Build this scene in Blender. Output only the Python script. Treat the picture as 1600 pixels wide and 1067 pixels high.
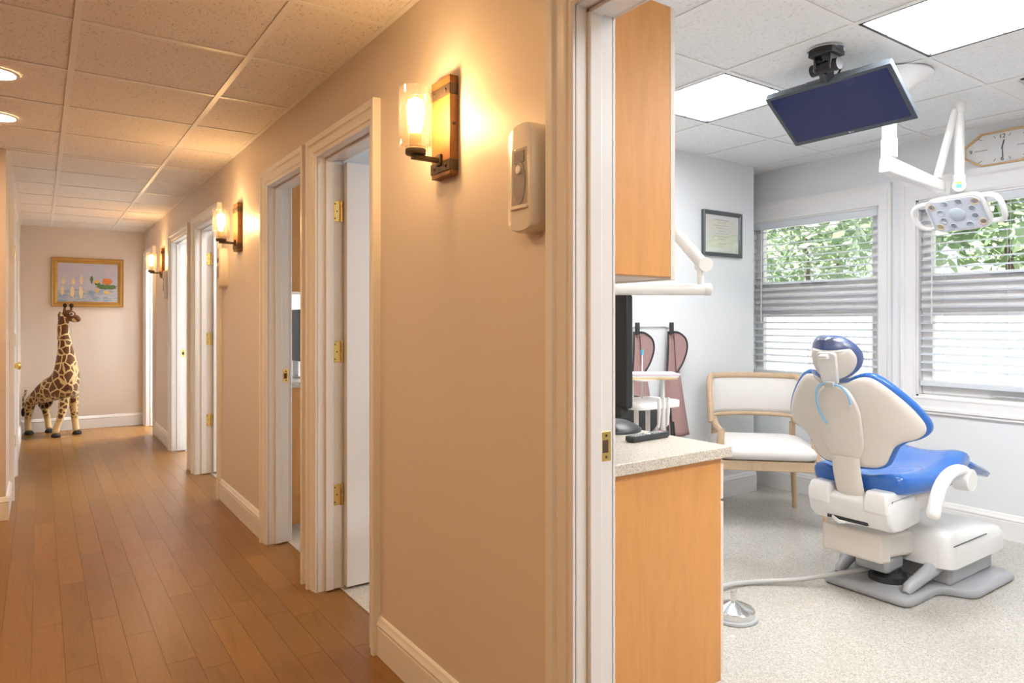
import bpy, bmesh, math, random
from math import sin, cos, pi, radians
from mathutils import Vector, Matrix

random.seed(7)
for o in list(bpy.data.objects):
    bpy.data.objects.remove(o)
SC = bpy.context.scene
COL = SC.collection

# ------------------------------------------------------------------ camera
CAMH = 1.28
THETA = math.atan(738 / (24 / 36 * 1600))
cd = bpy.data.cameras.new('camera')
cd.lens = 24; cd.sensor_width = 36; cd.shift_y = -31 / 1600; cd.clip_start = 0.02; cd.clip_end = 200
cam = bpy.data.objects.new('camera', cd)
cam.location = (0, 0, CAMH); cam.rotation_euler = (pi / 2, 0, -THETA)
COL.objects.link(cam); SC.camera = cam

# ------------------------------------------------------------------ world, sun, exposure
VS = SC.view_settings
VS.view_transform = 'Standard'; VS.look = 'None'; VS.gamma = 1.0; VS.use_curve_mapping = False
VS.exposure = 1.45
SUN_STRENGTH = 3.6
SKY_STRENGTH = .55
BULB = 78.0          # sconce bulbs
DOWN = 56.0          # recessed downlights
PANEL = 11.0          # ceiling light panels in the treatment room
world = bpy.data.worlds.new('world'); SC.world = world; world.use_nodes = True
wn = world.node_tree.nodes; wl = world.node_tree.links; wn.clear()
wo = wn.new('ShaderNodeOutputWorld'); wb = wn.new('ShaderNodeBackground')
wb.inputs['Color'].default_value = (0.90, 0.95, 1.0, 1); wb.inputs['Strength'].default_value = SKY_STRENGTH
wl.new(wb.outputs[0], wo.inputs[0])
sd = bpy.data.lights.new('sun', 'SUN'); sd.energy = SUN_STRENGTH; sd.angle = radians(1.0); sd.color = (1, .97, .90)
sun = bpy.data.objects.new('sun', sd); COL.objects.link(sun)
sun.rotation_euler = Vector((0.62, 0.25, -0.8)).to_track_quat('-Z', 'Y').to_euler()

# ------------------------------------------------------------------ materials
MATS = {}
def nt(name):
    m = bpy.data.materials.new(name); m.use_nodes = True
    n = m.node_tree.nodes; b = n.get('Principled BSDF')
    return m, n, m.node_tree.links, b
def setp(b, **k):
    for a, v in k.items():
        b.inputs[a].default_value = v
def c4(c): return (c[0], c[1], c[2], 1)
def mix(n, l, fac, a, b, blend='MIX'):
    m = n.new('ShaderNodeMix'); m.data_type = 'RGBA'; m.blend_type = blend
    if hasattr(fac, 'is_output'): l.new(fac, m.inputs[0])
    else: m.inputs[0].default_value = fac
    for i, v in ((6, a), (7, b)):
        if hasattr(v, 'is_output'): l.new(v, m.inputs[i])
        else: m.inputs[i].default_value = c4(v)
    return m.outputs[2]
def ramp(n, l, src, stops):
    r = n.new('ShaderNodeValToRGB'); l.new(src, r.inputs[0])
    e = r.color_ramp.elements
    while len(e) < len(stops): e.new(0.5)
    for i, (p, c) in enumerate(stops):
        e[i].position = p; e[i].color = c4(c) if len(c) == 3 else c
    return r.outputs[0]
def coords(n, l, scale=(1, 1, 1), kind='Object'):
    t = n.new('ShaderNodeTexCoord'); m = n.new('ShaderNodeMapping'); m.inputs['Scale'].default_value = scale
    l.new(t.outputs[kind], m.inputs[0]); return m.outputs[0]
def noise_tex(n, l, vec, scale, detail=4, rough=.55, dist=0):
    t = n.new('ShaderNodeTexNoise'); t.inputs['Scale'].default_value = scale
    t.inputs['Detail'].default_value = detail; t.inputs['Roughness'].default_value = rough
    t.inputs['Distortion'].default_value = dist
    if vec: l.new(vec, t.inputs['Vector'])
    return t.outputs[0]
def bump(n, l, b, h, strength=.1, dist=.01):
    u = n.new('ShaderNodeBump'); u.inputs['Strength'].default_value = strength; u.inputs['Distance'].default_value = dist
    l.new(h, u.inputs['Height']); l.new(u.outputs[0], b.inputs['Normal'])
def plain(name, c, rough=.5, metal=0, var=.04, scale=12, bmp=0, coat=0, spec=.5):
    m, n, l, b = nt(name)
    v = coords(n, l); t = noise_tex(n, l, v, scale)
    lo = tuple(max(0, x * (1 - var)) for x in c); hi = tuple(min(1, x * (1 + var)) for x in c)
    l.new(mix(n, l, t, lo, hi), b.inputs['Base Color'])
    setp(b, Roughness=rough, Metallic=metal)
    b.inputs['Coat Weight'].default_value = coat; b.inputs['Specular IOR Level'].default_value = spec
    if bmp: bump(n, l, b, noise_tex(n, l, v, scale * 14, 2), bmp, .002)
    MATS[name] = m; return m
def emit(name, c, s):
    m, n, l, b = nt(name)
    b.inputs['Base Color'].default_value = c4(c); b.inputs['Emission Color'].default_value = c4(c)
    b.inputs['Emission Strength'].default_value = s; MATS[name] = m; return m
def thin_glass(name, tint=(1, 1, 1), gloss=.06, rough=.02, seeds=False, frost=0):
    m = bpy.data.materials.new(name); m.use_nodes = True
    n = m.node_tree.nodes; l = m.node_tree.links; n.clear()
    o = n.new('ShaderNodeOutputMaterial'); t = n.new('ShaderNodeBsdfTransparent'); g = n.new('ShaderNodeBsdfGlossy')
    t.inputs[0].default_value = c4(tint); g.inputs['Roughness'].default_value = rough
    lw = n.new('ShaderNodeLayerWeight'); lw.inputs['Blend'].default_value = .25
    mp = n.new('ShaderNodeMapRange'); mp.inputs[3].default_value = gloss; mp.inputs[4].default_value = min(1, gloss + .5)
    l.new(lw.outputs['Facing'], mp.inputs[0])
    ms = n.new('ShaderNodeMixShader'); l.new(mp.outputs[0], ms.inputs[0]); l.new(t.outputs[0], ms.inputs[1]); l.new(g.outputs[0], ms.inputs[2])
    last = ms
    if seeds or frost:
        d = n.new('ShaderNodeBsdfTranslucent'); d.inputs[0].default_value = (1, .97, .92, 1)
        ms2 = n.new('ShaderNodeMixShader')
        if seeds:
            v = coords(n, l); w = n.new('ShaderNodeTexVoronoi'); w.inputs['Scale'].default_value = 110; l.new(v, w.inputs['Vector'])
            f = ramp(n, l, w.outputs['Distance'], [(.14, (.06, .06, .06)), (.24, (.006, .006, .006))])
            l.new(f, ms2.inputs[0])
        else: ms2.inputs[0].default_value = frost
        l.new(ms.outputs[0], ms2.inputs[1]); l.new(d.outputs[0], ms2.inputs[2]); last = ms2
    l.new(last.outputs[0], o.inputs[0]); MATS[name] = m; return m
def wood(name, c1, c2, sc=(1, 1, 1), scale=3.0, rough=.4, ring=2.0, rnd=0.0, coat=0, bmp=.05):
    m, n, l, b = nt(name)
    tc = n.new('ShaderNodeTexCoord'); oi = n.new('ShaderNodeObjectInfo')
    ad = n.new('ShaderNodeVectorMath'); ad.operation = 'MULTIPLY_ADD'
    l.new(oi.outputs['Random'], ad.inputs[0]); ad.inputs[1].default_value = (9.1, 17.3, 5.7); l.new(tc.outputs['Object'], ad.inputs[2])
    mp = n.new('ShaderNodeMapping'); mp.inputs['Scale'].default_value = sc; l.new(ad.outputs[0], mp.inputs[0])
    v = mp.outputs[0]
    a = noise_tex(n, l, v, scale, 5, .6, ring); f = noise_tex(n, l, v, scale * 9, 3, .6, .4)
    ca = ramp(n, l, a, [(.25, c2), (.45, c1), (.60, tuple(x * .9 for x in c1)), (.78, c2)])
    cb = mix(n, l, .32, ca, ramp(n, l, f, [(.3, c2), (.7, c1)]))
    if rnd:
        mr = n.new('ShaderNodeMapRange'); mr.inputs[3].default_value = 1 - rnd; mr.inputs[4].default_value = 1 + rnd
        l.new(oi.outputs['Random'], mr.inputs[0])
        hs = n.new('ShaderNodeHueSaturation'); l.new(cb, hs.inputs['Color']); l.new(mr.outputs[0], hs.inputs['Value']); cb = hs.outputs[0]
    l.new(cb, b.inputs['Base Color']); setp(b, Roughness=rough); b.inputs['Coat Weight'].default_value = coat
    if bmp: bump(n, l, b, f, bmp, .002)
    MATS[name] = m; return m
def speckle(name, base, specks, scale, rough, amount=.22, bmp=0):
    m, n, l, b = nt(name); v = coords(n, l)
    col = mix(n, l, noise_tex(n, l, v, 2.2, 3), tuple(x * .95 for x in base), base)
    for i, (c, s, th) in enumerate(specks):
        w = n.new('ShaderNodeTexVoronoi'); w.inputs['Scale'].default_value = scale * s; l.new(v, w.inputs['Vector'])
        sp = n.new('ShaderNodeSeparateColor'); l.new(w.outputs['Color'], sp.inputs[0])
        f = ramp(n, l, sp.outputs[i % 3], [(th, (0, 0, 0)), (min(1, th + .02), (1, 1, 1))])
        col = mix(n, l, f, col, c)
    l.new(col, b.inputs['Base Color']); setp(b, Roughness=rough)
    if bmp: bump(n, l, b, noise_tex(n, l, v, scale, 2), bmp, .001)
    MATS[name] = m; return m
def tile_mat(name, base, pit, density):
    m, n, l, b = nt(name); v = coords(n, l, (1, 1, 1))
    w = noise_tex(n, l, coords(n, l, (1.0, .5, 1)), 120, 2, .5, .6)
    f = ramp(n, l, w, [(density, (1, 1, 1)), (density + .05, (0, 0, 0))])
    l.new(mix(n, l, f, base, pit), b.inputs['Base Color']); setp(b, Roughness=.9)
    bump(n, l, b, w, .25, .003); MATS[name] = m; return m

plain('hall_paint', (.74, .655, .59), .45, var=.015, scale=2, bmp=.02)
plain('room_paint', (.80, .82, .835), .6, var=.012, scale=2, bmp=.02)
plain('trim_white', (.84, .83, .82), .28, var=.01)
plain('door_white', (.86, .86, .87), .3, var=.01)
tile_mat('tile_fissured', (.86, .82, .79), (.64, .60, .56), .345)
tile_mat('tile_room', (.86, .86, .86), (.72, .71, .70), .35)
plain('tile_smooth', (.82, .81, .80), .85, var=.03, scale=30)
plain('grid_white', (.86, .85, .83), .4, var=.01)
wood('oak_floor', (.275, .130, .029), (.165, .070, .013), (1, .10, 1), 17, .33, 1.5, .12, 0, .05)
speckle('vinyl_floor', (.54, .51, .45), [((.61, .58, .53), 1, .66), ((.45, .42, .37), 1.3, .80), ((.31, .285, .25), 1.7, .95)], 170, .17)
speckle('counter_laminate', (.66, .59, .49), [((.74, .68, .59), 1, .66), ((.47, .40, .32), 1.2, .80), ((.27, .23, .19), 1.5, .94)], 260, .35)
wood('maple_veneer', (.74, .345, .105), (.64, .275, .072), (1, 1, .16), 9, .5, .9, 0, 0, .01)
plain('maple_edge', (.80, .70, .60), .4)
wood('ash_wood', (.62, .45, .29), (.48, .33, .20), (1, 1, .2), 14, .5, .6)
wood('sconce_wood', (.27, .115, .034), (.17, .065, .018), (1, 1, .2), 16, .5, .8)
plain('iron_dark', (.10, .075, .055), .5, .6)
plain('brass', (.83, .60, .20), .25, 1)
plain('brass_hole', (.08, .05, .03), .6)
plain('chrome', (.78, .79, .80), .14, 1)
plain('plastic_white', (.83, .83, .82), .3)
plain('plastic_cream', (.76, .71, .65), .32)
plain('plastic_gray', (.52, .53, .54), .35)
plain('base_gray', (.40, .41, .43), .3)
plain('plastic_dark', (.035, .038, .042), .4)
plain('plastic_black', (.016, .016, .018), .38)
plain('rubber_black', (.012, .012, .014), .7)
plain('bezel_gray', (.085, .10, .115), .35)
plain('monitor_black', (.022, .024, .027), .4)
plain('hose_gray', (.55, .54, .52), .4)
plain('blue_vinyl', (.03, .15, .52), .22, var=.06, scale=5, coat=.3)
plain('navy_vinyl', (.03, .08, .27), .4)
plain('tube_blue', (.25, .55, .85), .35)
plain('linen', (.72, .69, .66), .85, var=.06, scale=160, bmp=.15)
plain('cushion_white', (.80, .77, .74), .8, var=.03, scale=90, bmp=.1)
plain('apron_rose', (.42, .26, .25), .45, var=.08, scale=6, bmp=.1)
plain('apron_binding', (.04, .04, .045), .6)
plain('gold_frame', (.50, .28, .07), .4, .35, var=.3, scale=90, bmp=.5)
plain('frame_gunmetal', (.12, .13, .135), .3, .6)
plain('paper_white', (.86, .86, .84), .7)
plain('paper_cream', (.82, .81, .68), .7)
plain('paper_pink', (.85, .68, .82), .7)
plain('paper_orange', (.93, .68, .35), .7)
plain('ink_gray', (.42, .42, .40), .7)
plain('ink_black', (.03, .03, .03), .6)
plain('clock_face', (.82, .82, .81), .4)
plain('clock_wood', (.66, .44, .24), .5)
plain('lamp_white', (.86, .85, .83), .28)
plain('lens_gray', (.50, .56, .62), .12)
plain('lens_amber', (.62, .49, .33), .15)
plain('lens_plate', (.62, .65, .72), .25)
plain('sticker_blue', (.15, .50, .78), .4)
plain('sticker_yellow', (.85, .75, .05), .4)
plain('button_red', (.7, .05, .06), .4)
plain('blind_white', (.71, .74, .78), .4)
plain('vent_gray', (.55, .55, .56), .5)
plain('concrete', (.66, .64, .60), .9, var=.06, scale=1)
plain('bark', (.16, .11, .08), .9, var=.3, scale=8)
plain('bulb_socket', (.30, .20, .10), .4, .3)
plain('label_gray', (.20, .17, .19), .5)
plain('dispenser_oval', (.30, .27, .26), .3)
plain('hoof_black', (.015, .013, .012), .8)
plain('mane_brown', (.13, .05, .017), .9, var=.4, scale=40)
plain('fur_dark', (.13, .05, .02), .9)
emit('panel_light', (.97, .985, 1.0), PANEL)
emit('down_light', (1, .66, .35), DOWN)
emit('bulb_light', (1, .62, .27), BULB)
thin_glass('window_glass', (1, 1, 1), .03)
thin_glass('seeded_glass', (1, .98, .95), .13, .05, seeds=True)
thin_glass('film', (1, 1, 1), .08, .3)
thin_glass('clear_plastic', (.93, .91, .90), .16, .1)
thin_glass('picture_glass', (1, 1, 1), .05, .03)
# screens
m, n, l, b = nt('screen_navy'); v = coords(n, l)
l.new(mix(n, l, noise_tex(n, l, v, 3, 1), (.006, .008, .03), (.008, .011, .04)), b.inputs['Base Color']); setp(b, Roughness=.2)
b.inputs['Emission Color'].default_value = (.006, .009, .033, 1); b.inputs['Emission Strength'].default_value = .6; MATS['screen_navy'] = m
# leaves
m, n, l, b = nt('leaf'); oi = n.new('ShaderNodeNewGeometry')
l.new(ramp(n, l, oi.outputs['Random Per Island'], [(0, (.28, .43, .22)), (.5, (.41, .55, .32)), (1, (.56, .66, .44))]), b.inputs['Base Color']); setp(b, Roughness=.6)
MATS['leaf'] = m
# giraffe fur: brown patches in a cream net, cream lower legs and belly, brown face
m, n, l, b = nt('giraffe_fur')
tc = n.new('ShaderNodeTexCoord'); sx = n.new('ShaderNodeSeparateXYZ'); l.new(tc.outputs['Object'], sx.inputs[0])
def patches(scale, th):
    mp = n.new('ShaderNodeMapping'); mp.inputs['Scale'].default_value = (1, 1, .82); l.new(tc.outputs['Object'], mp.inputs[0])
    nn = n.new('ShaderNodeTexNoise'); nn.inputs['Scale'].default_value = 14; l.new(mp.outputs[0], nn.inputs['Vector'])
    mx = n.new('ShaderNodeVectorMath'); mx.operation = 'MULTIPLY_ADD'; l.new(nn.outputs['Color'], mx.inputs[0]); mx.inputs[1].default_value = (.03, .03, .03); l.new(mp.outputs[0], mx.inputs[2])
    w = n.new('ShaderNodeTexVoronoi'); w.feature = 'DISTANCE_TO_EDGE'; w.inputs['Scale'].default_value = scale; l.new(mx.outputs[0], w.inputs['Vector'])
    return ramp(n, l, w.outputs['Distance'], [(th, (0, 0, 0)), (th + .04, (1, 1, 1))])
big = patches(11.5, .05); small = patches(22, .11)
zl = ramp(n, l, sx.outputs['Z'], [(.40, (0, 0, 0)), (.48, (1, 1, 1))])
pat = mix(n, l, zl, small, big)
# vertical range 0..1.5 m scaled in ramps below (positions are metres / 1.0)
legm = ramp(n, l, sx.outputs['Z'], [(.16, (0, 0, 0)), (.22, (1, 1, 1))])
pm = n.new('ShaderNodeMath'); pm.operation = 'MULTIPLY'; l.new(pat, pm.inputs[0]); l.new(legm, pm.inputs[1])
brown = mix(n, l, noise_tex(n, l, tc.outputs['Object'], 9, 3), (.085, .032, .007), (.15, .057, .013))
cream = mix(n, l, noise_tex(n, l, tc.outputs['Object'], 5, 2), (.60, .42, .17), (.72, .56, .29))
fur = mix(n, l, pm.outputs[0], cream, brown)
l.new(fur, b.inputs['Base Color']); setp(b, Roughness=.95); bump(n, l, b, noise_tex(n, l, tc.outputs['Object'], 160, 2), .4, .004)
b.inputs['Sheen Weight'].default_value = .3; MATS['giraffe_fur'] = m
# generic lake-side picture
m, n, l, b = nt('picture_paint'); tc = n.new('ShaderNodeTexCoord'); sp = n.new('ShaderNodeSeparateXYZ'); l.new(tc.outputs['Object'], sp.inputs[0])
nz = noise_tex(n, l, coords(n, l, (6, 1, 26)), 1.6, 4, .6)
sky = mix(n, l, noise_tex(n, l, coords(n, l, (4, 1, 8)), 1.5, 3), (.38, .44, .64), (.66, .58, .62))
lake = mix(n, l, ramp(n, l, nz, [(.42, (0, 0, 0)), (.55, (1, 1, 1))]), (.24, .36, .54), (.50, .50, .56))
l.new(mix(n, l, ramp(n, l, sp.outputs['Z'], [(.205, (0, 0, 0)), (.215, (1, 1, 1))]), lake, sky), b.inputs['Base Color']); setp(b, Roughness=.6); MATS['picture_paint'] = m
plain('paint_green', (.10, .19, .06), .6, var=.6, scale=60)
plain('paint_orange', (.72, .22, .06), .6, var=.25, scale=60)
plain('paint_sail', (.80, .66, .42), .6, var=.15, scale=60)
plain('paint_yellow', (.72, .50, .12), .6, var=.2, scale=60)
plain('paint_dark', (.08, .10, .12), .6)

# ------------------------------------------------------------------ mesh builder
class MB:
    def __init__(s): s.v = []; s.f = []
    def add(s, vs, fs, M=None):
        k = len(s.v)
        s.v += [tuple(M @ Vector(p)) if M else tuple(p) for p in vs]
        s.f += [tuple(i + k for i in f) for f in fs]
        return s
    def box(s, x0, x1, y0, y1, z0, z1, M=None):
        vs = [(x, y, z) for x in (x0, x1) for y in (y0, y1) for z in (z0, z1)]
        return s.add(vs, [(0, 1, 3, 2), (4, 6, 7, 5), (0, 4, 5, 1), (2, 3, 7, 6), (0, 2, 6, 4), (1, 5, 7, 3)], M)
    def loft(s, rings, caps=True, closed=True, M=None):
        n = len(rings[0]); vs = [p for r in rings for p in r]; fs = []
        for i in range(len(rings) - 1):
            for j in range(n if closed else n - 1):
                a = i * n + j; b_ = i * n + (j + 1) % n
                fs.append((a, b_, b_ + n, a + n))
        if caps:
            fs.append(tuple(range(n - 1, -1, -1))); fs.append(tuple(range((len(rings) - 1) * n, len(rings) * n)))
        return s.add(vs, fs, M)
    def lathe(s, prof, seg=24, M=None, caps=True):
        return s.loft([[(r * cos(2 * pi * j / seg), r * sin(2 * pi * j / seg), z) for j in range(seg)] for r, z in prof], caps, True, M)
    def tube(s, pts, r, seg=10, caps=True, M=None, flat=1.0):
        pts = [Vector(p) for p in pts]; n = len(pts)
        rr = r if isinstance(r, (list, tuple)) else [r] * n
        t0 = (pts[1] - pts[0]).normalized()
        up = Vector((0, 0, 1)) if abs(t0.z) < .9 else Vector((1, 0, 0))
        nn = (up - t0 * up.dot(t0)).normalized(); rings = []
        for i in range(n):
            t = (pts[min(i + 1, n - 1)] - pts[max(i - 1, 0)]).normalized()
            nn = (nn - t * nn.dot(t)).normalized(); bb = t.cross(nn)
            rings.append([tuple(pts[i] + nn * (rr[i] * cos(2 * pi * j / seg)) + bb * (rr[i] * flat * sin(2 * pi * j / seg))) for j in range(seg)])
        return s.loft(rings, caps, True, M)
    def prism(s, outline, d0, d1, M=None):      # outline in local xy, extruded in z
        n = len(outline)
        return s.loft([[(x, y, d0) for x, y in outline], [(x, y, d1) for x, y in outline]], True, True, M)
    def build(s, name, mat, parent=None, smooth=35, bevel=0, seg=2, local=False, sub=0):
        me = bpy.data.meshes.new(name); me.from_pydata(s.v, [], s.f)
        bm = bmesh.new(); bm.from_mesh(me); bmesh.ops.recalc_face_normals(bm, faces=bm.faces); bm.to_mesh(me); bm.free()
        return link(name, me, mat, parent, smooth, bevel, seg, local, sub)
WM = {}
def link(name, me, mat, parent=None, smooth=35, bevel=0, seg=2, local=False, sub=0):
    o = bpy.data.objects.new(name, me); COL.objects.link(o)
    if mat: me.materials.append(MATS[mat])
    if parent is not None:
        o.parent = parent; W = WM.get(parent.name, Matrix.Identity(4)); WM[o.name] = W
        if not local: me.transform(W.inverted())
    if smooth:
        for p in me.polygons: p.use_smooth = True
        me.set_sharp_from_angle(angle=radians(smooth))
    if bevel:
        b = o.modifiers.new('bevel', 'BEVEL'); b.width = bevel; b.segments = seg; b.limit_method = 'ANGLE'; b.angle_limit = radians(40)
    if sub:
        b = o.modifiers.new('sub', 'SUBSURF'); b.levels = sub; b.render_levels = sub
    return o
def thing(name, label, cat, loc=(0, 0, 0), rz=0, group=None):
    o = bpy.data.objects.new(name, None); COL.objects.link(o); o.empty_display_size = .1
    o.location = loc; o.rotation_euler = (0, 0, rz); o['label'] = label; o['category'] = cat
    if group: o['group'] = group
    WM[o.name] = Matrix.Translation(loc) @ Matrix.Rotation(rz, 4, 'Z')
    return o
def tag(o, label, cat, group=None):
    o['label'] = label; o['category'] = cat
    if group: o['group'] = group
    return o
def struct(name, mb=None, mat=None, parent=None, loc=None, label=None, **k):
    if mb is None:
        o = bpy.data.objects.new(name, None); COL.objects.link(o)
        if loc: o.location = loc
        WM[o.name] = Matrix.Translation(loc or (0, 0, 0))
    else: o = mb.build(name, mat, parent, **k)
    if parent is None:
        o['kind'] = 'structure'
        if label: o['label'] = label
    return o
def copy_tree(o, parent=None):
    c = o.copy(); COL.objects.link(c); c.parent = parent
    for ch in list(o.children): copy_tree(ch, c)
    return c
def box(name, mat, parent, x0, x1, y0, y1, z0, z1, bevel=0, **k):
    return MB().box(x0, x1, y0, y1, z0, z1).build(name, mat, parent, bevel=bevel, **k)
def frame(org, ax, ay, az):
    M = Matrix.Identity(4)
    for i, a in enumerate((ax, ay, az)):
        a = Vector(a)
        for j in range(3): M[j][i] = a[j]
    M.translation = Vector(org); return M
def rrect(w, h, r, n=5):
    pts = []
    for cx, cy, a0 in ((w / 2 - r, h / 2 - r, 0), (-w / 2 + r, h / 2 - r, 90), (-w / 2 + r, -h / 2 + r, 180), (w / 2 - r, -h / 2 + r, 270)):
        for i in range(n + 1):
            a = radians(a0 + 90 * i / n); pts.append((cx + r * cos(a), cy + r * sin(a)))
    return pts
def spline(pts, n=8, closed=False):
    P = [Vector(p) for p in pts]; out = []; m = len(P)
    for i in range(m if closed else m - 1):
        if closed: a, b_, c, d = P[(i - 1) % m], P[i], P[(i + 1) % m], P[(i + 2) % m]
        else: a, b_, c, d = P[max(i - 1, 0)], P[i], P[i + 1], P[min(i + 2, m - 1)]
        for k in range(n):
            t = k / n
            out.append(.5 * ((2 * b_) + (c - a) * t + (2 * a - 5 * b_ + 4 * c - d) * t * t + (3 * b_ - a - 3 * c + d) * t ** 3))
    if not closed: out.append(P[-1])
    return out
def text_mesh(s, size, depth=.0006):
    cu = bpy.data.curves.new('lettering', 'FONT'); cu.body = s; cu.size = size; cu.extrude = depth; cu.align_x = 'CENTER'; cu.align_y = 'CENTER'
    to = bpy.data.objects.new('lettering', cu); COL.objects.link(to)
    dg = bpy.context.evaluated_depsgraph_get(); dg.update()
    me = bpy.data.meshes.new_from_object(to.evaluated_get(dg)); bpy.data.objects.remove(to); bpy.data.curves.remove(cu)
    return me

# ================================================================== SETTING
WX = 1.08; WX2 = 1.20           # hall wall faces
HH = 2.39; HR = 2.45            # ceiling heights
EY = 9.63                       # end wall
LX = -0.18; LY = 5.49           # left wall corner
RX = 4.68                       # window wall
DY = 3.22; DY2 = 3.34           # diploma wall
DX = 4.46                       # its outer corner
OPEN = dict(room=(0.26, 1.285), d1=(2.535, 3.175), d2=(3.40, 4.015), d3=(5.325, 6.205), d4=(6.54, 7.455), d5=(8.73, 9.42))
DTOP = 2.055

# ---- floors
floor_h = struct('floor_hall', MB().box(-2.6, 1.19, -2.6, EY + .1, -.1, -.006), 'oak_floor', label='oak plank floor of the corridor')
floor_r = struct('floor_operatory', MB().box(1.19, RX + .1, -2.6, EY + .1, -.1, .0), 'vinyl_floor', label='speckled beige vinyl floor of the treatment rooms')
PW = .104; x0 = .39 - 9 * PW
cache = {}; pc = 0
for ci in range(16):
    xa = x0 + ci * PW; y = 1.0 + random.random() * .5 - .5
    xb = min(xa + PW, 1.19)
    if xb - xa < .02: continue
    while y < EY - .02 and pc < 300:
        L = random.choice((.45, .62, .80, .98, 1.15))
        ya = max(y, 1.0); yb = min(y + L, EY); y += L
        if yb - ya < .1: continue
        if ya > LY and xb < LX + .03: continue
        key = (round(xb - xa, 3), round(yb - ya, 3))
        if key not in cache:
            g = .0005
            mb = MB().box(g, key[0] - g, g, key[1] - g, -.008, 0)
            me = bpy.data.meshes.new('plank'); me.from_pydata(mb.v, [], mb.f); me.materials.append(MATS['oak_floor'])
            cache[key] = me
        p = bpy.data.objects.new('plank', cache[key]); COL.objects.link(p); p.parent = floor_h; p.location = (xa, ya, 0); pc += 1

# ---- walls
def wall_y(name, x0, x1, y0, y1, zt, holes, mat, label):
    mb = MB(); ys = y0
    for a, b_ in sorted(holes):
        mb.box(x0, x1, ys, a, 0, zt); mb.box(x0, x1, a, b_, DTOP + .02, zt); ys = b_
    mb.box(x0, x1, ys, y1, 0, zt)
    return struct(name, mb, mat, label=label, smooth=0)
J = .02
wall_y('wall_right', WX, 1.14, -2.6, EY, HH + .1, [(a - J, b_ + J) for a, b_ in OPEN.values()], 'hall_paint', 'tan painted corridor wall with a row of doorways')
wall_y('wall_operatory_left', 1.14, WX2, -2.6, EY, HR + .1, [(a - J, b_ + J) for a, b_ in OPEN.values()], 'room_paint', 'white painted room side of the corridor wall')
struct('wall_end', MB().box(-2.6, RX, EY, EY + .12, -.1, HR + .1), 'hall_paint', label='corridor end wall behind the plush giraffe', smooth=0)
mb = MB().box(-2.6, LX, LY, LY + .12, 0, HH + .1)
LD = (6.12, 6.94)
mb.box(LX - .12, LX, LY + .12, LD[0], 0, HH + .1).box(LX - .12, LX, LD[1], EY, 0, HH + .1).box(LX - .12, LX, LD[0], LD[1], DTOP, HH + .1)
struct('wall_left', mb, 'hall_paint', label='left corridor wall with corner and closed door', smooth=0)
struct('wall_far_left', MB().box(-2.72, -2.6, -2.6, LY + .12, -.1, HH + .1), 'hall_paint', smooth=0)
struct('wall_behind', MB().box(-2.72, RX + .1, -2.72, -2.6, -.1, HR + .1), 'hall_paint', smooth=0)
struct('wall_diploma', MB().box(WX2, DX, DY, DY2, 0, HR + .1), 'room_paint', label='white wall carrying the framed certificate', smooth=0)
struct('wall_alcove', MB().box(DX - .1, RX, 3.62, 3.72, 0, HR + .1).box(DX - .1, DX, DY2, 3.62, 0, HR + .1), 'room_paint', smooth=0)
struct('wall_partition', MB().box(WX2, RX, 6.32, 6.42, 0, HR + .1), 'room_paint', smooth=0)
# window wall with two openings
WIN = [(2.39, 3.40), (1.14, 2.15)]; WZ0, WZ1 = .80, 2.065
mb = MB().box(RX, RX + .14, WIN[0][1], EY, 0, HR + .1).box(RX, RX + .14, WIN[1][1], WIN[0][0], 0, HR + .1).box(RX, RX + .14, -2.6, WIN[1][0], 0, HR + .1)
for a, b_ in WIN: mb.box(RX, RX + .14, a, b_, 0, WZ0).box(RX, RX + .14, a, b_, WZ1, HR + .1)
struct('wall_window', mb, 'room_paint', label='white exterior wall with two windows', smooth=0)

# ---- ceilings
ceil_h = struct('ceiling_hall', MB().box(-2.6, WX, -2.6, EY, HH + .03, HH + .12), 'tile_fissured', label='corridor suspended ceiling of square tiles', smooth=0)
ceil_r = struct('ceiling_operatory', MB().box(WX2, RX, -2.6, EY, HR + .06, HR + .14), 'tile_smooth', label='treatment room suspended ceiling of square tiles', smooth=0)
struct('sun_block_roof', MB().box(-2.9, RX + .35, -2.9, EY + .4, HR + .16, HR + .3), 'trim_white', smooth=0)  # unseen slab added above the ceilings to keep the sun out
def grid(parent, xs, ys, z, mats, skip=()):
    for i in range(len(xs) - 1):
        for j in range(len(ys) - 1):
            if (i, j) in skip: continue
            w, d = xs[i + 1] - xs[i], ys[j + 1] - ys[j]
            key = ('tile', round(w, 3), round(d, 3), mats[(i * 7 + j * 3) % len(mats)])
            if key not in cache:
                mb = MB().box(.006, w - .006, .006, d - .006, .005, .020)
                me = bpy.data.meshes.new('ceiling_tile'); me.from_pydata(mb.v, [], mb.f); me.materials.append(MATS[key[3]]); cache[key] = me
            o = bpy.data.objects.new('ceiling_tile', cache[key]); COL.objects.link(o); o.parent = parent; o.location = (xs[i], ys[j], z)
    for x in xs[1:-1]: MB().box(x - .012, x + .012, ys[0], ys[-1], z, z + .004).box(x - .003, x + .003, ys[0], ys[-1], z + .004, z + .03).build('tee_bar', 'grid_white', parent, smooth=0)
    for y in ys[1:-1]: MB().box(xs[0], xs[-1], y - .012, y + .012, z + .0008, z + .004).build('tee_bar', 'grid_white', parent, smooth=0)
    e = .02
    mb = MB().box(xs[0], xs[0] + e, ys[0], ys[-1], z + .001, z + .005).box(xs[-1] - e, xs[-1], ys[0], ys[-1], z + .001, z + .005)
    mb.box(xs[0], xs[-1], ys[0], ys[0] + e, z + .0015, z + .005).box(xs[0], xs[-1], ys[-1] - e, ys[-1], z + .0015, z + .005)
    mb.build('wall_angle', 'grid_white', parent, smooth=0)
T = .612
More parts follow.
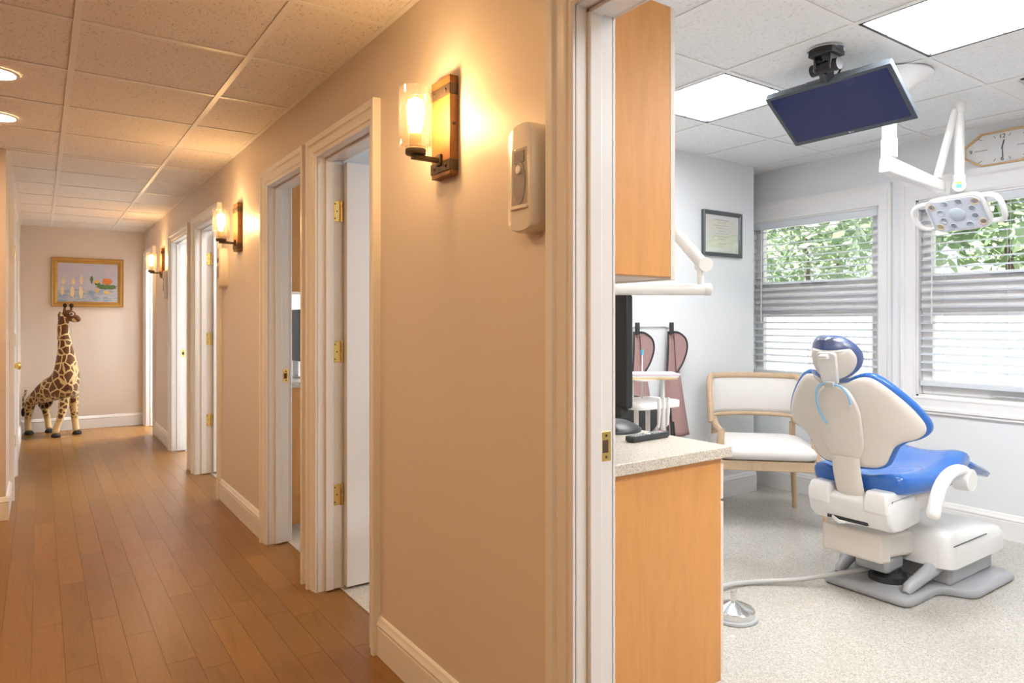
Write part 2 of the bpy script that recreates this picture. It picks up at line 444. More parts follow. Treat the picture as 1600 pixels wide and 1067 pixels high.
ysn = [1.765 - T * k for k in (3, 2, 1, 0)] + [1.765 + T * k for k in range(1, 7)] + [LY + .02]
grid(ceil_h, [-2.6 + .02, -1.718, -1.106, -.494, .114, .722, WX], ysn, HH, ['tile_fissured', 'tile_fissured', 'tile_fissured'])
grid(ceil_h, [LX, .114, .722, WX], [LY + .02, 6.06, 6.67, 7.28, 7.89, 8.50, 9.12, EY], HH, ['tile_fissured'])
RXS = [WX2, 1.41, 2.025, 2.64, 3.25, 3.865, 4.475, RX]
RYS = [-1.62, -1.0, -.385, .225, .84, 1.45, 2.06, 2.67, DY]
grid(ceil_r, RXS, RYS, HR, ['tile_room', 'tile_room', 'tile_room'], skip={(3, 4), (3, 6), (5, 4), (3, 2), (1, 2)})
MB().box(DX, RX, DY - .003, 3.62, HR, HR + .02).build('ceiling_tile', 'tile_smooth', ceil_r, smooth=0)

# ---- trim: baseboards
BP = [(0, 0), (.016, 0), (.016, .105), (.014, .110), (.017, .116), (.017, .122), (.010, .134), (.008, .142), (.004, .147), (0, .150)]
def baseboard(name, segs, mat='trim_white'):
    """segs: (p0, p1, outward normal) in plan"""
    mb = MB()
    for p0, p1, nrm in segs:
        nx, ny = nrm
        mb.loft([[(p[0] + nx * t, p[1] + ny * t, z) for t, z in BP] for p in (p0, p1)], True, True)
    return struct(name, mb, mat, smooth=20)
CW = .085
ends = [-2.6]
for a, b_ in sorted(OPEN.values()): ends += [a - CW, b_ + CW]
ends += [EY]
baseboard('baseboard_right', [((WX, ends[i]), (WX, ends[i + 1]), (-1, 0)) for i in range(0, len(ends), 2) if ends[i + 1] - ends[i] > .02])
baseboard('baseboard_end', [((LX, EY), (WX - .017, EY), (0, -1))])
baseboard('baseboard_left', [((LX, LY), (LX, LD[0] - CW), (1, 0)), ((LX, LD[1] + CW), (LX, EY - .017), (1, 0)), ((-2.6, LY), (LX + .016, LY), (0, -1))])
BPS = 1.0
baseboard('baseboard_diploma', [((2.1, DY), (DX + .016, DY), (0, -1)), ((DX, DY), (DX, 3.62), (1, 0))])
baseboard('baseboard_window', [((RX, -2.6), (RX, 3.62), (-1, 0))])

# ---- casings / doors
CP = [(0, 0), (0, .010), (.006, .013), (.012, .013), (.014, .009), (.018, .009), (.022, .015), (.030, .018), (.050, .020), (.054, .022), (.058, .030), (.064, .032), (CW - .003, .032), (CW, .029), (CW, 0)]
def casing_u(y0, y1, zt, X, sgn):
    mb = MB(); n = len(CP)
    rows = []
    for (ya, sa) in ((y0, -1), (y1, 1)): pass
    pts = [[(X + sgn * t, y0 - o, 0) for o, t in CP], [(X + sgn * t, y0 - o, zt + o) for o, t in CP],
           [(X + sgn * t, y1 + o, zt + o) for o, t in CP], [(X + sgn * t, y1 + o, 0) for o, t in CP]]
    mb.loft(pts, True, True); return mb
def hinge(parent, x, y, z):
    h = MB().box(x - .036, x - .004, y - .0025, y + .001, z - .05, z + .05)
    o = h.build('hinge', 'brass', parent, bevel=.008, smooth=30)
    MB().lathe([(.006, -.05), (.006, -.018)], 10, Matrix.Translation((x + .004, y - .006, z))).lathe([(.006, -.016), (.006, .016)], 10, Matrix.Translation((x + .004, y - .006, z))).lathe([(.006, .018), (.006, .05), (.003, .056)], 10, Matrix.Translation((x + .004, y - .006, z))).build('knuckle', 'brass', o)
    k = MB()
    for dx, dz in ((-.028, .035), (-.028, -.035), (-.018, 0)): k.lathe([(.0035, 0), (.0025, .001)], 8, frame((x + dx, y - .0027, z + dz), (1, 0, 0), (0, 0, 1), (0, -1, 0)))
    k.build('screws', 'brass_hole', o)['kind'] = 'stuff'
def strike(parent, x, y, z):
    o = MB().box(x - .028, x + .006, y - .002, y + .001, z - .038, z + .038).build('strike_plate', 'brass', parent, bevel=.003)
    MB().box(x - .022, x - .004, y - .0026, y - .001, z - .016, z + .016).build('strike_hole', 'brass_hole', o)
    k = MB()
    for dz in (.027, -.027): k.lathe([(.004, 0), (.003, .0012)], 8, frame((x - .010, y - .002, z + dz), (1, 0, 0), (0, 0, 1), (0, -1, 0)))
    k.build('screws', 'brass_hole', o)['kind'] = 'stuff'
def doorway(n, key, leaf, lab):
    y0, y1 = OPEN[key]
    d = struct('door_%d' % n, loc=(WX, y1, 0), label=lab)
    casing_u(y0, y1, DTOP, WX, -1).build('casing', 'trim_white', d, smooth=20)
    casing_u(y0, y1, DTOP, WX2, 1).build('casing', 'trim_white', d, smooth=20)
    MB().box(WX - .002, WX2 + .002, y1, y1 + J, 0, DTOP).box(WX - .002, WX2 + .002, y0 - J, y0, 0, DTOP).box(WX - .002, WX2 + .002, y0 - J, y1 + J, DTOP, DTOP + J).build('jamb', 'trim_white', d, smooth=0)
    s0, s1 = (WX + .035, WX + .075)
    MB().box(s0, s1, y1 - .012, y1, 0, DTOP - .001).box(s0, s1, y0, y0 + .012, 0, DTOP - .001).box(s0, s1, y0, y1, DTOP - .012, DTOP - .001).build('door_stop', 'trim_white', d, bevel=.003, smooth=20)
    if leaf:
        lf = MB().box(WX2 + .006, WX2 + .006 + (y1 - y0) - .01, y1 - .002 - .045, y1 - .002 - .008, .012, DTOP - .012).build('leaf', 'door_white', d, bevel=.002, smooth=20)
        for z in (.45, 1.135, 1.81): hinge(d, WX2 - .008, y1 - .0005, z)
    else:
        strike(d, WX2 - .012, y1, .965)
    return d
doorway(1, 'd1', True, 'narrow doorway with an open white door beside the nearest sconce')
doorway(2, 'd2', False, 'doorway showing maple cabinets inside')
doorway(3, 'd3', True, 'doorway with open white door beside the middle sconce')
doorway(4, 'd4', False, 'doorway before the farthest sconce')
doorway(5, 'd5', False, 'last doorway by the end wall')
d6 = doorway(6, 'room', False, 'doorway into the dental treatment room')
# closed door on the left wall
d7 = struct('door_7', loc=(LX, LD[0], 0), label='closed white door on the left corridor wall')
MB().loft([[(LX + t, LD[0] - o, 0) for o, t in CP], [(LX + t, LD[0] - o, DTOP + o) for o, t in CP], [(LX + t, LD[1] + o, DTOP + o) for o, t in CP], [(LX + t, LD[1] + o, 0) for o, t in CP]]).build('casing', 'trim_white', d7, smooth=20)
MB().box(LX - .045, LX - .004, LD[0] + .003, LD[1] - .003, .012, DTOP - .004).build('leaf', 'door_white', d7, bevel=.002)
kb = MB().lathe([(.030, 0), (.030, .004), (.014, .008), (.011, .03), (.018, .036), (.027, .048), (.029, .058), (.024, .068), (.008, .074)], 20, frame((LX - .004, LD[0] + .07, .955), (0, 1, 0), (0, 0, 1), (1, 0, 0)))
kb.build('door_knob', 'brass', d7)
for z in (.30, 1.13, 1.86):
    o = MB().box(LX - .002, LX + .004, LD[1] - .03, LD[1] + .012, z - .05, z + .05).build('hinge', 'brass', d7, bevel=.002)
    MB().lathe([(.007, -.05), (.007, .05)], 10, Matrix.Translation((LX + .010, LD[1], z))).build('knuckle', 'brass', o)

# ---- windows
WC = [(0, 0), (0, .012), (.010, .015), (.020, .012), (.060, .016), (.068, .024), (.075, .026), (.088, .026), (.090, 0)]
def window(n, y0, y1, lab):
    w = struct('window_%d' % n, loc=(RX, y0, WZ0), label=lab)
    z0, z1 = WZ0, WZ1
    ring = [[(RX - t, y0 - o, z0 - o) for o, t in WC], [(RX - t, y0 - o, z1 + o * 1.6) for o, t in WC], [(RX - t, y1 + o, z1 + o * 1.6) for o, t in WC], [(RX - t, y1 + o, z0 - o) for o, t in WC]]
    ring.append(ring[0])
    MB().loft(ring, False, True).build('casing', 'trim_white', w, smooth=20)
    box('apron_strip', 'trim_white', w, RX - .018, RX, y0 - .10, y1 + .10, z0 - .108, z0 - .09, .003)
    f0, f1 = RX + .05, RX + .12
    MB().box(RX, RX + .14, y0, y0 + .012, z0, z1).box(RX, RX + .14, y1 - .012, y1, z0, z1).box(RX, RX + .14, y0, y1, z0, z0 + .012).box(RX, RX + .14, y0, y1, z1 - .012, z1).build('window_frame', 'trim_white', w, smooth=0)
    box('mullion', 'trim_white', w, f0 - .01, f1, y0 + .012, y1 - .012, 1.345, 1.545, .004)
    for za, zb in ((.815, 1.345), (1.545, z1 - .012)):
        t = .062; tb = .085
        s = MB().box(f0, f1 - .02, y0 + .012, y0 + .012 + t, za, zb).box(f0, f1 - .02, y1 - .012 - t, y1 - .012, za, zb).box(f0, f1 - .02, y0 + .012 + t, y1 - .012 - t, za, za + (tb if za < 1 else .045)).box(f0, f1 - .02, y0 + .012 + t, y1 - .012 - t, zb - .02, zb)
        so = s.build('sash', 'trim_white', w, bevel=.004, smooth=20)
        MB().box(f0 + .02, f0 + .024, y0 + .012 + t, y1 - .012 - t, za + .03, zb - .02).build('pane', 'window_glass', so, smooth=0)
        MB().box(f0 - .02, f0, (y0 + y1) / 2 - .10, (y0 + y1) / 2 + .10, za + .012, za + .022).build('sash_latch', 'plastic_gray', so, bevel=.002)
    c = MB().box(f0 - .03, f0, y0 + .24, y0 + .31, z0 + .012, z0 + .038).build('crank_handle', 'plastic_white', w, bevel=.008)
    return w
window(1, *WIN[0], 'window beside the framed certificate')
window(2, *WIN[1], 'window under the octagonal clock')
def blind(y0, y1, lab):
    b_ = thing('window_blind', lab, 'blind', (RX + .02, y0, .86), group='white horizontal slat blinds')
    xa = RX + .004; xb = RX + .050; a0, a1 = y0 + .02, y1 - .02
    box('headrail', 'blind_white', b_, xa - .004, xb + .002, a0 - .006, a1 + .006, WZ1 - .062, WZ1 - .013, .003)
    tilt = radians(16)
    zz = 2.002 - .022; i = 0; first = None
    while zz > .935:
        if first is None:
            M = frame(((xa + xb) / 2, a0, 0), (cos(tilt), 0, sin(tilt)), (0, 1, 0), (-sin(tilt), 0, cos(tilt)))
            mb = MB(); L = a1 - a0; prof = [(-.025, 0), (-.012, .0022), (0, .003), (.012, .0022), (.025, 0), (.012, .0006), (0, .0014), (-.012, .0006)]
            mb.loft([[(x, 0, z) for x, z in prof], [(x, L, z) for x, z in prof]], True, True, M)
            first = mb.build('slat', 'blind_white', b_)
            first.location.z += zz - 0
        else:
            s = first.copy(); COL.objects.link(s); s.parent = b_; s.location.z = first.location.z - i * .0505
        zz -= .0505; i += 1
    box('bottom_rail', 'blind_white', b_, xa, xb, a0, a1, .868, .900, .003)
    for yy in (a0 + .14, (a0 + a1) / 2, a1 - .14):
        MB().tube([(xa + .002, yy, .885), (xa + .002, yy, WZ1 - .05)], .0011, 5).tube([(xb - .002, yy, .885), (xb - .002, yy, WZ1 - .05)], .0011, 5).build('ladder_cord', 'blind_white', b_)
    MB().tube([(xa - .008, a1 - .075, WZ1 - .06), (xa - .012, a1 - .075, 1.27)], .005, 8).build('tilt_wand', 'plastic_white', b_)
    return b_
blind(*WIN[0], 'white slat blind in the window beside the framed certificate')
blind(*WIN[1], 'white slat blind in the window below the octagonal clock')

# ---- outside
struct('ground_outside', MB().box(RX + .1, 60, -40, 50, -.5, -.3), 'concrete', label='pale sunlit paving outside the windows', smooth=0)
gw = thing('glare_wall', 'low white wall added outside for the glare in the lower window panes', 'wall', (9.5, 5, -.3))  # added wall, stands in for the blown-out white below the trees
MB().box(9.5, 9.7, -8, 22, -.3, 1.36).build('wall_body', 'trim_white', gw, smooth=0)
MB().box(9.46, 9.74, -8, 22, 1.36, 1.42).build('coping', 'trim_white', gw, bevel=.01)
def tree(x, y, hgt, rad, lab, seed):
    rnd = random.Random(seed)
    t = thing('garden_tree', lab, 'tree', (x, y, -.3), group='trees outside the windows')
    MB().tube([(x, y, -.3), (x + .1, y, hgt * .3), (x, y + .1, hgt * .6)], [.10, .07, .03], 8).build('trunk', 'bark', t)
    mb = MB()
    blobs = [(x + rnd.uniform(-.6, .6) * rad, y + rnd.uniform(-.7, .7) * rad, rnd.uniform(.22, .95) * hgt, rnd.uniform(.35, .6) * rad) for _ in range(22)]
    for bx, by, bz, br in blobs:
        for _ in range(230):
            a = rnd.uniform(0, 2 * pi); c = rnd.uniform(-1, 1); r = br * rnd.uniform(.6, 1.05); s = sin(math.acos(c))
            p = Vector((bx + r * s * cos(a), by + r * s * sin(a), bz + r * c * .8))
            u = Vector((rnd.gauss(0, 1), rnd.gauss(0, 1), rnd.gauss(0, 1))).normalized(); w = u.orthogonal().normalized()
            k = rnd.uniform(.11, .22)
            mb.add([p - u * k, p + w * k * .5, p + u * k, p - w * k * .5], [(0, 1, 2, 3)])
    me = bpy.data.meshes.new('foliage'); me.from_pydata(mb.v, [], mb.f)
    f = link('foliage', me, 'leaf', t, smooth=0); return t
tree(12.3, 11.0, 6.0, 2.5, 'leafy garden tree seen through the left half of the certificate-side window', 1)
tree(18.9, 11.8, 8.0, 2.9, 'tall garden tree farther off behind the certificate-side window', 2)
tree(12.3, 4.3, 6.2, 2.6, 'leafy garden tree seen behind the surgical lamp', 3)
tree(18.9, 5.2, 8.0, 2.9, 'tall garden tree farther off behind the clock-side window', 4)
tree(12.3, -2.2, 6.0, 2.5, 'leafy garden tree outside, beyond the right picture edge', 5)
tree(25.8, 14.8, 9.5, 3.2, 'farthest garden tree, seen between the nearer trees of the certificate-side window', 6)

# ================================================================== HALL THINGS
def sconce(y, lab):
    s = thing('wall_sconce', lab, 'wall lamp', (WX, y, 1.74), group='wood-backed glass wall sconces')
    yc = y
    board = MB().box(1.050, WX, yc - .061, yc + .061, 1.74, 2.052).build('backboard', 'sconce_wood', s, bevel=.002)
    for z in (1.772, 2.008):
        st = MB().box(1.0475, WX - .001, yc - .063, yc + .063, z - .017, z + .017).build('iron_strap', 'iron_dark', s, bevel=.001)
        for dy in (-.036, .036): MB().lathe([(.007, 0), (.006, .003), (.003, .0045)], 10, frame((1.0475, yc + dy, z), (0, 1, 0), (0, 0, 1), (-1, 0, 0))).build('rivet', 'iron_dark', st)
    MB().lathe([(.006, 0), (.005, .003)], 10, frame((1.065, yc - .061, 1.90), (1, 0, 0), (0, 0, 1), (0, -1, 0))).build('side_screw', 'iron_dark', s)
    ax = .962
    MB().box(ax - .012, 1.05, yc - .011, yc + .011, 1.785, 1.799).box(1.04, 1.05, yc - .014, yc + .014, 1.775, 1.812).build('arm', 'iron_dark', s, bevel=.002)
    MB().lathe([(.030, 1.799), (.032, 1.803), (.032, 1.815), (.026, 1.819)], 24, Matrix.Translation((ax, yc, 0))).build('shade_cup', 'iron_dark', s)
    MB().lathe([(.018, 1.819), (.019, 1.822), (.019, 1.862), (.016, 1.866)], 20, Matrix.Translation((ax, yc, 0))).build('bulb_socket', 'bulb_socket', s)
    R = .052
    MB().lathe([(.028, 1.817), (R - .006, 1.818), (R, 1.824), (R, 1.90), (R, 2.003), (R - .002, 2.005), (R - .004, 2.003), (R - .004, 1.90), (R - .004, 1.828), (.02, 1.823)], 36, Matrix.Translation((ax, yc, 0)), caps=False).build('glass_shade', 'seeded_glass', s)
    MB().lathe([(.012, 1.864), (.013, 1.882), (.019, 1.912), (.026, 1.938), (.027, 1.95), (.022, 1.966), (.010, 1.974), (.002, 1.976)], 18, Matrix.Translation((ax, yc, 0))).build('bulb', 'bulb_light', s)
    return s
SY = [1.918, 4.69, 8.03]
s1 = sconce(SY[0], 'nearest wood-backed sconce, glowing beside the white dispenser')
for y, lab in ((SY[1], 'middle wood-backed sconce, glowing between the second and third doorways'), (SY[2], 'farthest and smallest sconce, glowing near the framed painting')):
    c = copy_tree(s1); c.location = (WX, y, 1.74); c['label'] = lab

def dispenser(y, lab):
    d = thing('soap_dispenser', lab, 'dispenser', (WX, y, 1.51), group='wall-mounted hand sanitiser dispensers')
    W, H = .118, .285
    M = frame((WX, y, 1.51 + H / 2), (0, 1, 0), (0, 0, 1), (-1, 0, 0))
    def outl(k):
        pts = []
        for i in range(13):
            t = -1 + 2 * i / 12; pts.append((W / 2 * k * -t, H / 2 - .003 - (1 - k) * .05 + .006 * (1 - t * t) - .022 * abs(t) ** 4))
        for i in range(13):
            t = -1 + 2 * i / 12; pts.append((W / 2 * k * t, -H / 2 + .010 + (1 - k) * .05 - .008 * (1 - t * t) + .012 * abs(t) ** 4))
        return pts
    MB().loft([[(x, yy, z) for x, yy in outl(k)] for k, z in ((1, 0), (1, .030), (.985, .042), (.95, .050), (.90, .054))], True, True, M).build('body', 'plastic_cream', d, smooth=50)
    MB().box(-.036, .036, -.070, .078, .052, .0555, M).build('window_panel', 'clear_plastic', d, bevel=.002)
    MB().prism([(.026 * cos(a * pi / 12), -.012 + .055 * sin(a * pi / 12)) for a in range(24)], .0545, .0562, M).build('level_window', 'dispenser_oval', d)
    MB().box(-.020, .022, .040, .070, .0545, .0565, M).build('label_plate', 'label_gray', d)
    MB().lathe([(.012, .0555), (.011, .060), (.006, .061)], 16, M @ Matrix.Translation((0, .022, 0))).build('lock_button', 'plastic_white', d)
    MB().box(-.05, .05, -.1185, -.1165, .02, .0515, M).build('seam_line', 'ink_gray', d)
    MB().loft([[(-.040, -.078, .050), (.040, -.078, .050), (.040, -.072, .050), (-.040, -.072, .050)], [(-.036, -.080, .060), (.036, -.080, .060), (.036, -.074, .060), (-.036, -.074, .060)]], True, True, M).build('push_lip', 'plastic_cream', d, bevel=.001)
    return d
p1 = dispenser(1.448, 'nearest beige wall dispenser, between the sconce and the big doorway')
for y, lab in ((5.10, 'beige wall dispenser under the middle sconce'), (7.66, 'small far dispenser under the farthest sconce')):
    c = copy_tree(p1); c.location = (WX, y, 1.51); c['label'] = lab

def downlight(x, y, lab):
    d = thing('recessed_downlight', lab, 'ceiling light', (x, y, HH), group='recessed corridor downlights')
    M = Matrix.Translation((x, y, 0))
    MB().lathe([(.098, HH + .003), (.098, HH - .003), (.094, HH - .005), (.083, HH - .004), (.080, HH + .003)], 32, M, caps=False).build('trim_ring', 'plastic_white', d)
    MB().lathe([(.081, HH - .0005), (.081, HH - .003), (.002, HH - .0035)], 32, M).build('diffuser', 'down_light', d)
downlight(-.17, 3.82, 'nearer of the two glowing round downlights at the left picture edge')
downlight(-.19, 4.63, 'farther of the two glowing round downlights at the left picture edge')
downlight(-.17, 2.2, 'unseen downlight added in the corridor ceiling left of the nearest sconce')  # this and the downlights below are unseen, added to brighten the corridor
downlight(-.15, .6, 'unseen downlight added in the corridor ceiling above the camera')
downlight(-1.4, 3.82, 'unseen downlight added in the wide part of the corridor')
downlight(-1.4, .6, 'unseen downlight added in the wide part of the corridor, behind the camera')
downlight(-.15, -1.2, 'unseen downlight added in the corridor ceiling far behind the camera')

# picture on the end wall
px0, px1, pz0, pz1 = .111, .847, 1.456, 2.036
pt = thing('framed_painting', 'gold-framed lakeside painting above the plush giraffe', 'painting', ((px0 + px1) / 2, EY, pz0))
def frame_ring(x0, x1, z0, z1, prof, f):
    rings = [[f(x0 + o, z0 + o, t) for o, t in prof], [f(x1 - o, z0 + o, t) for o, t in prof], [f(x1 - o, z1 - o, t) for o, t in prof], [f(x0 + o, z1 - o, t) for o, t in prof]]
    rings.append(rings[0]); return MB().loft(rings, False, True)
frame_ring(px0, px1, pz0, pz1, [(0, 0), (0, .030), (.008, .036), (.016, .030), (.030, .030), (.036, .034), (.046, .024), (.062, .016), (.062, 0)], lambda x, z, t: (x, EY - t, z)).build('frame', 'gold_frame', pt, smooth=20)
cx0, cx1, cz0, cz1 = px0 + .058, px1 - .058, pz0 + .058, pz1 - .058
cv = MB().box(cx0, cx1, EY - .012, EY - .002, cz0, cz1).build('canvas', 'picture_paint', pt, smooth=0)
cvM = lambda y: frame((cx0, EY - y, cz0), (1, 0, 0), (0, 0, 1), (0, -1, 0))
def blob(mat, pts, d=.0145):
    MB().prism(pts, 0, d - .012, cvM(.012)).build('brush_patch', mat, cv, smooth=0)
def jag(cx, cy, rx, ry, n=18, sd=0):
    r = random.Random(sd); return [(cx + rx * cos(2 * pi * i / n) * r.uniform(.8, 1.1), cy + ry * sin(2 * pi * i / n) * r.uniform(.75, 1.12)) for i in range(n)]
blob('paint_green', jag(.50, .185, .115, .035, 22, 1)); blob('paint_green', jag(.40, .225, .03, .03, 16, 5)); blob('paint_green', jag(.345, .27, .016, .05, 16, 2), .0150)
blob('paint_yellow', jag(.40, .245, .028, .022, 14, 3), .0152); blob('paint_orange', [(.455, .235), (.465, .285), (.535, .288), (.56, .255), (.545, .222), (.49, .215)], .0155)
for i, (x, y, a, b_) in enumerate(((.05, .13, .016, .06), (.15, .12, .022, .07), (.235, .12, .020, .08), (.06, .24, .020, .035), (.16, .24, .018, .045), (.24, .26, .016, .06))):
    blob('paint_sail', jag(x, y, a, b_, 16, 20 + i), .0140 + i * .0002)
blob('paint_yellow', jag(.50, .12, .04, .02, 14, 8), .0143); blob('paint_yellow', jag(.40, .14, .02, .03, 14, 9), .0143)

# ---- plush giraffe
gi = thing('plush_giraffe', 'tall standing plush giraffe with brown patches under the painting', 'toy', (.14, 9.3, 0))
nodes = {  # name: (x, y, z, radius)
 'pel': (-.03, 9.43, .465, .115), 'bel': (.08, 9.34, .50, .125), 'sh': (.22, 9.22, .565, .150), 'ch': (.255, 9.19, .66, .145),
 'n1': (.245, 9.18, .78, .118), 'n2': (.243, 9.18, .95, .080), 'n3': (.222, 9.18, 1.12, .064), 'n4': (.215, 9.18, 1.25, .057),
 'hd': (.24, 9.17, 1.345, .074), 'hm': (.30, 9.145, 1.325, .047), 'mz': (.362, 9.125, 1.285, .038),
 'fa1': (.235, 9.13, .43, .064), 'fa2': (.20, 9.105, .24, .040), 'fa3': (.155, 9.10, .11, .034), 'fa4': (.142, 9.095, .035, .040),
 'fb1': (.315, 9.24, .44, .060), 'fb2': (.325, 9.23, .24, .040), 'fb3': (.335, 9.22, .11, .034), 'fb4': (.345, 9.205, .035, .040),
 'ra1': (-.085, 9.46, .38, .074), 'ra2': (-.105, 9.48, .24, .040), 'ra3': (-.11, 9.49, .12, .033), 'ra4': (-.105, 9.48, .035, .038),
 'rb1': (.045, 9.49, .38, .066), 'rb2': (.06, 9.52, .24, .038), 'rb3': (.08, 9.53, .12, .032), 'rb4': (.088, 9.52, .035, .038)}
edges = [('pel', 'bel'), ('bel', 'sh'), ('sh', 'ch'), ('ch', 'n1'), ('n1', 'n2'), ('n2', 'n3'), ('n3', 'n4'), ('n4', 'hd'), ('hd', 'hm'), ('hm', 'mz'),
         ('sh', 'fa1'), ('fa1', 'fa2'), ('fa2', 'fa3'), ('fa3', 'fa4'), ('sh', 'fb1'), ('fb1', 'fb2'), ('fb2', 'fb3'), ('fb3', 'fb4'),
         ('pel', 'ra1'), ('ra1', 'ra2'), ('ra2', 'ra3'), ('ra3', 'ra4'), ('pel', 'rb1'), ('rb1', 'rb2'), ('rb2', 'rb3'), ('rb3', 'rb4')]
def skin_body(name, nodes, edges, root, mat, parent, sub=2):
    ks = list(nodes); W = WM[parent.name].inverted()
    me = bpy.data.meshes.new(name); me.from_pydata([tuple(W @ Vector(nodes[k][:3])) for k in ks], [(ks.index(a), ks.index(b_)) for a, b_ in edges], [])
    o = bpy.data.objects.new(name, me); COL.objects.link(o)
    o.modifiers.new('skin', 'SKIN'); me = o.data
    for i, k in enumerate(ks):
        s = me.skin_vertices[0].data[i]; r = nodes[k][3]; s.radius = (r, r); s.use_root = (k == root)
    m_ = o.modifiers.new('sub', 'SUBSURF'); m_.levels = sub; m_.render_levels = sub
    dg = bpy.context.evaluated_depsgraph_get(); dg.update()
    me2 = bpy.data.meshes.new_from_object(o.evaluated_get(dg)); bpy.data.objects.remove(o)
    me2.name = name; o = bpy.data.objects.new(name, me2); COL.objects.link(o); me2.materials.clear(); me2.materials.append(MATS[mat])
    for p in me2.polygons: p.use_smooth = True
    o.parent = parent; WM[o.name] = WM[parent.name]; return o
skin_body('body', nodes, edges, 'pel', 'giraffe_fur', gi)
def ell(mb, c, r, M3=None, n=12):
    M = Matrix.Translation(c) @ (M3 or Matrix.Identity(4))
    return mb.lathe([(max(.02, sin(pi * i / n)) * 1, -cos(pi * i / n)) for i in range(n + 1)], 16, M @ Matrix.Diagonal((r[0], r[1], r[2], 1)))
for k in ('fa4', 'fb4', 'ra4', 'rb4'):
    x, y, z, r = nodes[k]
    MB().lathe([(.030, .0), (.044, .004), (.047, .016), (.040, .034), (.030, .042)], 18, Matrix.Translation((x + .006, y - .008, 0))).build('hoof', 'hoof_black', gi)
face = MB(); ell(face, (.272, 9.158, 1.352), (.070, .064, .062), Matrix.Rotation(radians(18), 4, 'Y')); ell(face, (.335, 9.133, 1.318), (.052, .036, .038), Matrix.Rotation(radians(30), 4, 'Y'))
face.build('face_patch', 'mane_brown', gi)
for x, y in ((.228, 9.165), (.290, 9.175)):
    h_ = MB().tube([(x, y, 1.39), (x + .003, y, 1.43), (x + .005, y, 1.45)], [.014, .012, .012], 10).build('horn', 'mane_brown', gi)
    t_ = MB(); ell(t_, (x + .006, y, 1.462), (.021, .021, .026)); t_.build('horn_tuft', 'hoof_black', h_)
for s, y in ((-1, 9.115), (1, 9.225)):
    e = MB(); ell(e, (.195, y, 1.355), (.020, .042, .016), Matrix.Rotation(radians(35 * s), 4, 'Z')); e.build('ear', 'giraffe_fur', gi)
e = MB(); ell(e, (.292, 9.098, 1.365), (.017, .008, .012)); eo = e.build('eye', 'hoof_black', gi)
e = MB(); ell(e, (.292, 9.101, 1.364), (.024, .008, .018)); e.build('eyelid', 'paper_cream', gi)
mn = MB(); rn = random.Random(3)
mp_ = [(.188, 9.20, 1.37), (.178, 9.20, 1.25), (.178, 9.20, 1.12), (.184, 9.20, .98), (.165, 9.21, .86)]
for i, p in enumerate(spline(mp_, 10)):
    for _ in range(3):
        d = Vector((-.020 - rn.random() * .010, rn.uniform(-.012, .012), rn.uniform(-.01, .02)))
        q = Vector(p) + Vector((.012, rn.uniform(-.012, .012), 0))
        mn.tube([q, q + d * .6, q + d], [.009, .007, .002], 5)
mn.build('mane', 'mane_brown', gi)['kind'] = 'stuff'
tl = MB().tube([(-.125, 9.50, .50), (-.15, 9.53, .42), (-.155, 9.54, .30)], [.014, .011, .009], 8).build('tail', 'giraffe_fur', gi)
t_ = MB(); ell(t_, (-.156, 9.54, .25), (.018, .018, .05)); t_.build('tail_tuft', 'hoof_black', tl)

# ================================================================== TREATMENT ROOM: CABINETS
CY = 1.58; CX = 2.0
bc = thing('base_cabinet', 'maple base cabinet with pale edge under the speckled counter', 'cabinet', (1.6, CY, 0))
box('end_panel', 'maple_veneer', bc, WX2 + .002, CX, CY, CY + .02, .0, .795, .001)
MB().box(WX2 + .002, CX - .002, CY + .02, 2.30, .10, .78).box(WX2 + .002, CX - .06, CY + .02, 2.30, .0, .10).build('carcass', 'maple_edge', bc, smooth=0)
for i in range(2):
    ya = CY + .004 + i * .36
    dd = box('drawer', 'maple_edge', bc, CX + .001, CX + .020, ya, ya + .352, .645, .770, .002)
    MB().tube([(CX + .02, ya + .13, .71), (CX + .045, ya + .13, .71), (CX + .045, ya + .22, .71), (CX + .02, ya + .22, .71)], .005, 8).build('handle', 'chrome', dd)
    do = box('door', 'maple_edge', bc, CX + .001, CX + .020, ya, ya + .352, .02, .635, .002)
    MB().tube([(CX + .02, ya + .30, .45), (CX + .045, ya + .30, .45), (CX + .045, ya + .30, .56), (CX + .02, ya + .30, .56)], .005, 8).build('handle', 'chrome', do)
ct = MB().box(WX2 + .001, CX + .035, CY - .022, 2.32, .797, .835).build('countertop', 'counter_laminate', None, bevel=.003)
tag(ct, 'speckled beige laminate countertop carrying the remote control', 'countertop')
uc = thing('upper_cabinet', 'tall maple upper cabinet hanging above the counter', 'cabinet', (1.47, CY, 1.43))
box('end_panel', 'maple_veneer', uc, WX2 + .002, 1.738, CY, CY + .02, 1.43, 2.335, .001)
box('carcass', 'maple_edge', uc, WX2 + .002, 1.736, CY + .02, 1.995, 1.425, 2.335)
do = box('door', 'maple_edge', uc, 1.740, 1.762, CY, 1.995, 1.420, 2.335, .002)
MB().tube([(1.762, 1.95, 1.48), (1.787, 1.95, 1.48), (1.787, 1.95, 1.59), (1.762, 1.95, 1.59)], .005, 8).build('handle', 'chrome', do)
